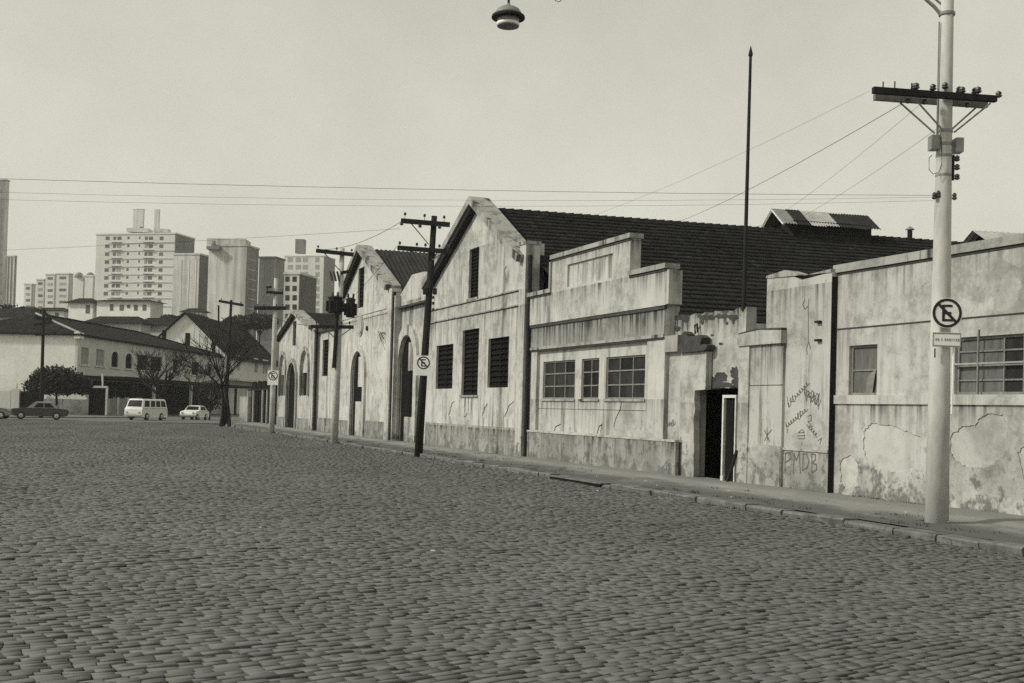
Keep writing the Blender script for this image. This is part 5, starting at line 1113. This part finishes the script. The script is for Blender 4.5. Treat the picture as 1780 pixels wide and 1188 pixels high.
# ------------------------------------------------------------------ trees
def bare_tree(base, height, spread, label, seed, trunks=1, r0=0.16, split=0.3, nl=4, ml=5):
    rs_ = random.Random(seed); t = thing('bare_tree', tuple(base), label, 'tree', 'leafless street trees')
    tr = B(); tw = B()
    def grow(b, p, d, ln, r, lev):
        pts = [p]; rr = [r]; n = 4
        for i in range(n):
            d = (d+Vector((rs_.uniform(-1, 1), rs_.uniform(-1, 1), rs_.uniform(-0.3, 0.7)))*0.16).normalized(); p = p+d*ln/n; pts.append(p); rr.append(r*(1-0.45*(i+1)/n))
        (tr if lev < 1 else tw).tube(pts, rr, 6 if lev < 2 else 4, False)
        if lev >= ml or r < 0.012: return
        for k in range(rs_.choice((2, 3, 4)) if lev else nl):
            a = rs_.uniform(0, 6.28); s = spread*(0.9 if lev == 0 else 0.75)
            nd_ = (d+Vector((math.cos(a)*s, math.sin(a)*s, rs_.uniform(0.0, 0.3)))).normalized()
            f = rs_.uniform(0.55, 1.0) if lev else rs_.uniform(0.85, 1.0); i = min(int(f*n), n)
            grow(tw, pts[i], nd_, ln*rs_.uniform(0.62, 0.85) if lev else height*0.27, max(rr[i]*rs_.uniform(0.58, 0.78), 0.018), lev+1)
    for k in range(trunks):
        o_ = R2*(0.62*k); grow(tr, Vector(base)+o_-Z*0.1, Vector((rs_.uniform(-0.08, 0.08), 0, 1)), height*split, r0, 0)
    tr.obj('trunk', 'bark', t); tw.obj('crown', 'bark', t); return t
tb = gnd(384, 739, KZ); bare_tree((tb.x, tb.y, KZ), 9.4, 0.95, 'twin trunk bare tree on the corner pavement beside the far pole', 8, 2, 0.15, 0.40, 3, 4)
tb = at(283, 700, 114); bare_tree((tb.x, tb.y, 0), 11.0, 1.1, 'wide pollarded bare tree behind the white van', 21, 1, 0.36, 0.26, 6)
tb = at(345, 700, 118); bare_tree((tb.x, tb.y, 0), 9.0, 0.95, 'smaller bare tree between the van tree and the corner tree', 33, 1, 0.18, 0.32)
def leafy(base, trunk_h, lobes, label, n, size, name='leafy_tree', seed=1):
    rs_ = np.random.default_rng(seed); t = thing(name, tuple(base), label, 'tree'); base = Vector(base)
    b = B(); b.tube([base-Z*0.1, base+Z*trunk_h*0.5+R2*0.1, base+Z*trunk_h], [0.16, 0.13, 0.10], 8)
    for k in range(6): a = k*1.05; b.tube([base+Z*trunk_h*0.9, base+Z*(trunk_h+0.8)+(R2*math.cos(a)+A2*math.sin(a))*1.4], [0.08, 0.03], 5)
    b.obj('trunk', 'bark', t); vs = []; fs = []
    for (c, r, w) in lobes:
        k = int(n*w); u = rs_.normal(0, 1, (k, 3)); u /= np.linalg.norm(u, axis=1)[:, None]; rad = rs_.uniform(0.25, 1.0, k)**0.5
        clump = rs_.normal(0, 0.09, (k, 3)); P_ = np.array(c)+(u*rad[:, None]+clump)*np.array(r)
        for p in P_:
            if p[2] < c[2]-r[2]*0.8+rs_.normal(0, 0.15): continue
            a, b2 = rs_.normal(0, 1, 3), rs_.normal(0, 1, 3); a /= np.linalg.norm(a); b2 -= a*a.dot(b2); b2 /= np.linalg.norm(b2); s = size*rs_.uniform(0.6, 1.3); i = len(vs)
            vs += [p-a*s, p+b2*s*0.5, p+a*s, p-b2*s*0.5]; fs.append((i, i+1, i+2, i+3))
    o = B(); o.v = [tuple(v) for v in vs]; o.f = fs; o.obj('crown', 'leaf', t); return t
tb = at(97, 700, 117); cz = at(99, 668, 117).z
def lobe(px, py, rx, rz, w): p = at(px, py, 117); return (tuple(p), (rx, rx*0.9, rz), w)
leafy((tb.x, tb.y, 0), cz-0.7, [lobe(99, 664, 2.5, 1.55, 0.5), lobe(70, 672, 1.5, 1.0, 0.18), lobe(128, 668, 1.5, 1.0, 0.2), lobe(146, 672, 0.8, 1.0, 0.1)], 'round dense dark tree spreading before the white house wall', 8500, 0.19, seed=3)
# dark shrubs in the shade by the van
for i, (px, py, d_, r_) in enumerate(((365, 690, 116, 1.2),)):
    p = at(px, py, d_); leafy((p.x, p.y, 0), p.z-0.4, [(tuple(p), (r_, r_, r_*1.4), 1.0)], ('dark bush under the bare tree right of the small white car', 'dark leafy crown against the white house left of the corner tree')[i], 1100, 0.14, 'leafy_shrub', 9+i)

# ------------------------------------------------------------------ hill and city beyond
def hill():
    b = B(); vs = []; us = np.linspace(-260, 140, 21); ds = [205, 225, 250, 280, 330, 420, 700, 1400]
    hs = [-1, 4, 12, 17, 19, 22, 26, 30]
    for d_, h_ in zip(ds, hs):
        for u in us: vs.append(tuple(R2*u*(d_/250.0)+A2*d_+Z*(h_+(random.uniform(-0.6, 0.6) if h_ > 0 else 0))))
    n = len(us); return b.add(vs, [(j*n+i, j*n+i+1, (j+1)*n+i+1, (j+1)*n+i) for j in range(len(ds)-1) for i in range(n-1)])
tag(hill().obj('hill', 'dirt'), kind='structure')
al = math.radians(14)
u_f = (-R2*math.cos(al)+A2*math.sin(al)); u_s = (R2*math.sin(al)+A2*math.cos(al))
def meet(C, u, px, py):
    d = ray(px, py); dx, dy = d.x, d.y; den = u.x*dy-u.y*dx
    return (-C.x*dy+C.y*dx)/den
def tower(name, label, l, c, r, ytop, depth, mat, smat, ybase=560, zb=0.0, roof=True):
    C = at(c, (ytop+ybase)/2, depth); Lf = meet(C, u_f, l, (ytop+ybase)/2); Ls = meet(C, u_s, r, (ytop+ybase)/2) if r > c else depth*0.02
    zt = at(c, ytop, depth).z; C.z = zb; t = thing(name, (C.x, C.y, zb), label, 'building', 'high buildings beyond the square')
    ctr = C+u_f*Lf/2+u_s*Ls/2; az = math.atan2(-u_f.y, -u_f.x)
    B().box((ctr.x, ctr.y, (zt+zb)/2), (Lf, Ls, zt-zb), az).obj('wall', mat, t)
    Ff = Face(C, u_f, -u_s); Fs = Face(C, u_s, -u_f)
    if smat != mat: Fs.slab((0.0, Ls, zb+0.1, zt-0.02), -0.2, 0.06, 'side_wall', smat, t)  # side face in its own darker material; shade put into the colour
    if roof: B().box((ctr.x, ctr.y, zt+0.3), (Lf+0.6, Ls+0.6, 0.6), az).obj('parapet', mat, t)
    return t, Ff, Fs, Lf, Ls, zt
def fwin(F_, t, x0, x1, y0, y1, mat='t_win', name='window', out=0.08): return F_.slab(F_.rect(x0, x1, y0, y1), -0.2, out, name, mat, t)
t, Ff, Fs, Lf, Ls, zt = tower('apartment_tower', 'broad white apartment tower with rows of balconies, largest on the skyline', 165, 302.5, 336, 407, 470, 't_white', 't_grey')
for k in range(11):
    y0 = 411+k*13.75; fl_ = lambda x0, x1, m_='t_win', h=6.0: fwin(Ff, t, x0-k*0.45, x1-k*0.45, y0+0.5, y0+0.5+h, m_)
    fl_(183.5, 190.5); fl_(197, 202); fl_(204, 211, 't_band' if k % 3 else 't_win'); fl_(221.5, 225, h=4.5)
    fl_(241.5, 244, h=4); fl_(252, 257, 't_band' if k % 2 else 't_win'); fl_(259, 266); fl_(277.5, 284)
    Ff.slab((Ff.px(212, y0)[0], Ff.px(194, y0)[0], Ff.px(200, y0+11)[1], Ff.px(200, y0+10)[1]), -0.1, 0.9, 'balcony_slab', 't_pale', t)
    Ff.slab((Ff.px(268, y0)[0], Ff.px(250, y0)[0], Ff.px(258, y0+11)[1], Ff.px(258, y0+10)[1]), -0.1, 0.9, 'balcony_slab', 't_pale', t)
    Ff.slab((0.2, Lf-6, Ff.px(240, y0+12.2)[1], Ff.px(240, y0+12.2)[1]+0.2), -0.1, 0.25, 'floor_band', 't_pale', t)
    for a, c in ((306, 312), (318, 327)): fwin(Fs, t, a, c, y0+3, y0+9, 't_win', out=0.15)
B().box(at(243, 402, 478), (9, 6, 1.6), -yw).obj('roof_house', 't_white', t); B().box(at(246, 399, 476), (1.2, 1.2, 2.0), -yw).obj('vent', 't_grey', t); B().box(at(282, 402, 480), (6, 4, 1.4), -yw).obj('roof_house', 't_pale', t)
for i, (x0, x1, y0) in enumerate(((230, 250, 364), (267, 277, 365))):
    tower('distant_tower', ('pale slender tower faint behind the broad white apartment tower', 'darker thin chimney like tower faint behind the broad white tower')[i], x0, x1-2, x1, y0, 1500, 't_pale', 't_pale', 450)
t, Ff, Fs, *_ = tower('blank_block', 'streaked windowless white block right of the broad apartment tower', 300, 345, 362, 443, 430, 't_old', 't_dark')
for x in (313, 326, 338): Ff.slab(Ff.rect(x, x+2.2, 452, 560), -0.1, 0.12, 'pilaster', 't_pale', t)
t, Ff, Fs, *_ = tower('apartment_tower', 'stained blank faced tower with small roof cabin', 361, 427, 448, 428, 410, 't_old', 't_grey')
B().box(at(398, 424, 418), (14, 8, 2.6), -yw).obj('roof_house', 't_old', t); B().box(at(372, 432, 412), (4.5, 4, 1.0), -yw).obj('roof_slab', 't_grey', t); B().lathe(at(371, 425, 412), [(0.7, -1), (0.9, 0), (0.6, 1.2)], 8).obj('water_tank', 't_grey', t)
for k in range(6): Fs.slab(Fs.rect(431, 445, 452+k*17, 453.5+k*17), -0.1, 0.15, 'floor_band', 't_old', t)
t, Ff, Fs, *_ = tower('apartment_tower', 'dark brick tower between the stained tower and the small windowed block', 449, 477, 493, 449, 400, 't_dark', 't_grey')
for k in range(6):
    for x in (455, 465): fwin(Ff, t, x, x+4, 462+k*16, 468+k*16)
t, Ff, Fs, *_ = tower('windowed_block', 'small pale block with two window columns and blank dark side', 493, 519.5, 549, 477, 330, 't_pale', 't_dark')
for k in range(5):
    for x in (496, 508.5): fwin(Ff, t, x, x+7, 481+k*16.2, 490+k*16.2, 'glass_dark', out=0.1)
t, Ff, Fs, *_ = tower('apartment_tower', 'pale distant tower with gridded windows and rooftop tank behind the transformer pole', 493, 562, 581, 446, 640, 't_white', 't_grey')
for k in range(9):
    for x in (500, 514, 526, 548): fwin(Ff, t, x, x+9 if x < 548 else x+7, 448+k*12.6, 456+k*12.6, 't_band')
    for x in (566, 573): fwin(Fs, t, x, x+4, 452+k*12.6, 459+k*12.6, 't_win')
B().box(at(522.5, 429, 650), (5.2, 5, 7.8), -yw).obj('rooftop_tank', 't_grey', t)
t, Ff, Fs, *_ = tower('apartment_tower', 'very tall hazy tower cut off by the left edge', -60, 6, 12, 314, 620, 't_grey', 't_pale')
for k in range(14): fwin(Ff, t, 1, 3.5, 330+k*16, 336+k*16, 't_win')
t, Ff, Fs, *_ = tower('apartment_tower', 'hazy tower with vertical ribs near the left edge', 6, 24, 27.5, 446, 720, 't_pale', 't_grey')
for x in (8, 12.5, 18): Ff.slab(Ff.rect(x, x+2.0, 447, 560), -0.1, 0.3, 'rib', 't_dark', t)
for i, (l, c, r, yt, dp) in enumerate(((41, 54, 61, 495, 560), (62, 76, 78, 487, 540), (78, 94, 97, 478, 530), (97, 118, 126, 477, 520))):
    t, Ff, Fs, *_ = tower('apartment_block', ('small pale block with dark top floor left on the skyline', 'narrow white block, second of the pale cluster left of the broad tower', 'white block, third of the pale cluster left of the broad tower', 'white block with slanted balconies, rightmost of the pale cluster left of the broad tower')[i], l, c, r, yt, dp, 't_white', 't_pale')
    for k in range(5): fwin(Ff, t, l+(c-l)*0.3, l+(c-l)*0.85, yt+4+k*10.5, yt+8.5+k*10.5, 't_band' if k % 2 else 't_win')
t, Ff, Fs, Lf, Ls, zt = tower('apartment_block', 'white block with two dark roof domes beside the broad apartment tower', 127, 161, 164, 481, 500, 't_white', 't_pale')
for px in (137.5, 157): B().lathe(at(px, 480.5, 502), [(1.8, -0.3), (1.7, 0.6), (1.2, 1.3), (0.4, 1.7)], 10).obj('dome', 't_grey', t)
for px in (144.5,): Ff.slab(Ff.rect(px, px+0.8, 484, 550), -0.1, 0.2, 'joint', 't_grey', t)
# hillside houses
def hill_house(label, l, c, r, ye, yr_, dp, yb, wins_=(), mat='stucco_w'):
    t, Ff, Fs, Lf, Ls, zt = tower('hillside_house', label, l, c, r, ye, dp, mat, 'stucco_g', yb, 0.0, False); t['group'] = 'houses on the hillside'
    C = Vector(t.location); C.z = 0; zr_ = at((l+c)/2, yr_, dp).z; o = 0.9
    P = lambda a, s, z: C+u_f*a+u_s*s+Z*z
    h_ = min(Lf, Ls)/2
    v = [P(-o, -o, zt), P(Lf+o, -o, zt), P(Lf+o, Ls+o, zt), P(-o, Ls+o, zt), P(h_, Ls/2, zr_), P(max(Lf-h_, h_+0.1), Ls/2, zr_)]
    B().add(v, [(0, 1, 5, 4), (1, 2, 5), (2, 3, 4, 5), (3, 0, 4), (0, 3, 2, 1)]).obj('roof', 'tile_far', t)
    for w in wins_: fwin(Ff, t, w[0], w[1], w[2], w[3], 't_win')
    return t
hill_house('white hillside house with low dark roof below the pale blocks', 119, 162, 176, 527, 517, 262, 555, ((161-12, 168-12, 530, 545),))
hill_house('long white hillside house with four windows below the broad tower', 168, 262, 283, 524, 518, 258, 556, ((191, 197, 529, 540), (208, 215, 530, 540), (221, 226, 530, 536), (233, 239, 530, 540), (248, 254, 530, 540)))
hill_house('small white hillside house at the foot of the pale cluster', 66, 112, 120, 541, 534, 300, 560, ((78, 84, 544, 550), (96, 102, 544, 550)))
hill_house('grey hillside house below the ribbed tower', 26, 60, 68, 540, 532, 310, 560, ((34, 39, 543, 549), (48, 53, 543, 549)), 'stucco_g')
hill_house('white hillside house between the streaked block and the stained tower', 318, 352, 360, 543, 535, 290, 560, ((326, 331, 546, 552),))
hill_house('low dark roofed house behind the white hipped house', 150, 245, 262, 563, 548, 196, 590, (), 'stucco_g')
hill_house('low roofed house above the white gable behind the bare trees', 238, 318, 332, 566, 551, 200, 590, (), 'stucco_g')
hill_house('dark roofed house rising at the far left behind the white house', -60, 62, 84, 552, 534, 190, 580, ((24, 36, 553, 556),), 'stucco_g')
for i, (px, py, d_, rx, rz) in enumerate(((10, 552, 210, 5, 2.2), (50, 555, 205, 4, 1.8), (300, 560, 215, 2.6, 1.2), (335, 558, 220, 3, 1.3), (452, 560, 205, 3, 1.4), (420, 562, 215, 3.4, 1.3))):
    p = at(px, py, d_); leafy((p.x, p.y, 0.0), p.z-1.0, [(tuple(p), (rx, rx, rz), 1.0)], ('dark treetop at the far left edge above the roofs', 'dark treetop above the roof left of the far pole', 'dark treetop below the streaked white block', 'dark treetop below the stained tower', 'dark treetop behind the signed concrete pole', 'dark treetop above the roof behind the bare trees')[i], 1500, 0.42, 'hillside_tree', 40+i)

# ------------------------------------------------------------------ weeds and litter
def tufts(pts, name, mat, hmin, hmax, n):
    vs = []; fs = []
    for x, y, z in pts:
        for k in range(n):
            a = random.uniform(0, 6.28); h = random.uniform(hmin, hmax); w = 0.006+h*0.05; p = Vector((x+random.gauss(0, 0.06), y+random.gauss(0, 0.08), z-0.01)); d = Vector((math.cos(a), math.sin(a), 0)); q = Vector((-d.y, d.x, 0))*w
            i = len(vs); vs += [tuple(p-q), tuple(p+q), tuple(p+d*h*random.uniform(0.2, 0.9)+Z*h)]; fs.append((i, i+1, i+2))
    o = B(); o.v = vs; o.f = fs; return o.obj(name, mat)
wp = []
for k in range(420):
    y = random.uniform(9, 60); s = random.random()
    if s < 0.35: wp.append((15.55+random.uniform(0, 0.22) if y > 21 else 15.78+random.gauss(0, 0.03), y, KZ+0.03))
    elif s < 0.75: wp.append((KX+random.uniform(-0.12, 0.0) if random.random() < 0.4 else KX+0.33+abs(random.gauss(0, 0.25)), y, 0.0 if random.random() < 0.2 else KZ))
    else: wp.append((random.uniform(12.7, 14.4), y, KZ))
wp = [(x, y, z if x > KX else 0.0) for x, y, z in wp if not (DRIVE[1]-0.5 < y < DRIVE[0]+0.5)]
tag(tufts(wp, 'weeds', 'weed', 0.015, 0.06, 14), 'dry weeds and grass tufts along the kerb and wall foot', 'weeds', kind='stuff')
b = B()
for k in range(30):
    x, y = (random.uniform(12.7, 15.3), random.uniform(9, 45)) if k < 24 else (random.uniform(2, 11.8), random.uniform(10, 40)); z = (KZ if x > KX else 0)+0.02
    b.box((x, y, z), (random.uniform(0.02, 0.06), random.uniform(0.02, 0.05), 0.010), random.uniform(0, 3))
tag(b.obj('paper_scraps', 'litter'), 'small pale scraps scattered over pavement and cobbles', 'litter', kind='stuff')

# ------------------------------------------------------------------ air
hz = newmat('haze_air')[0]; n = hz.node_tree; n.nodes.clear(); o_ = n.nodes.new('ShaderNodeOutputMaterial'); v_ = n.nodes.new('ShaderNodeVolumePrincipled')
v_.inputs['Density'].default_value = 0.0003; v_.inputs['Color'].default_value = G(0.95); v_.inputs['Anisotropy'].default_value = 0.2
n.links.new(v_.outputs[0], o_.inputs[1])
b = B(); hzm = R2*0+A2*700
b.box((hzm.x, hzm.y, 119), (1900, 1900, 244), -yw)
tag(b.obj('haze', hz), kind='stuff')
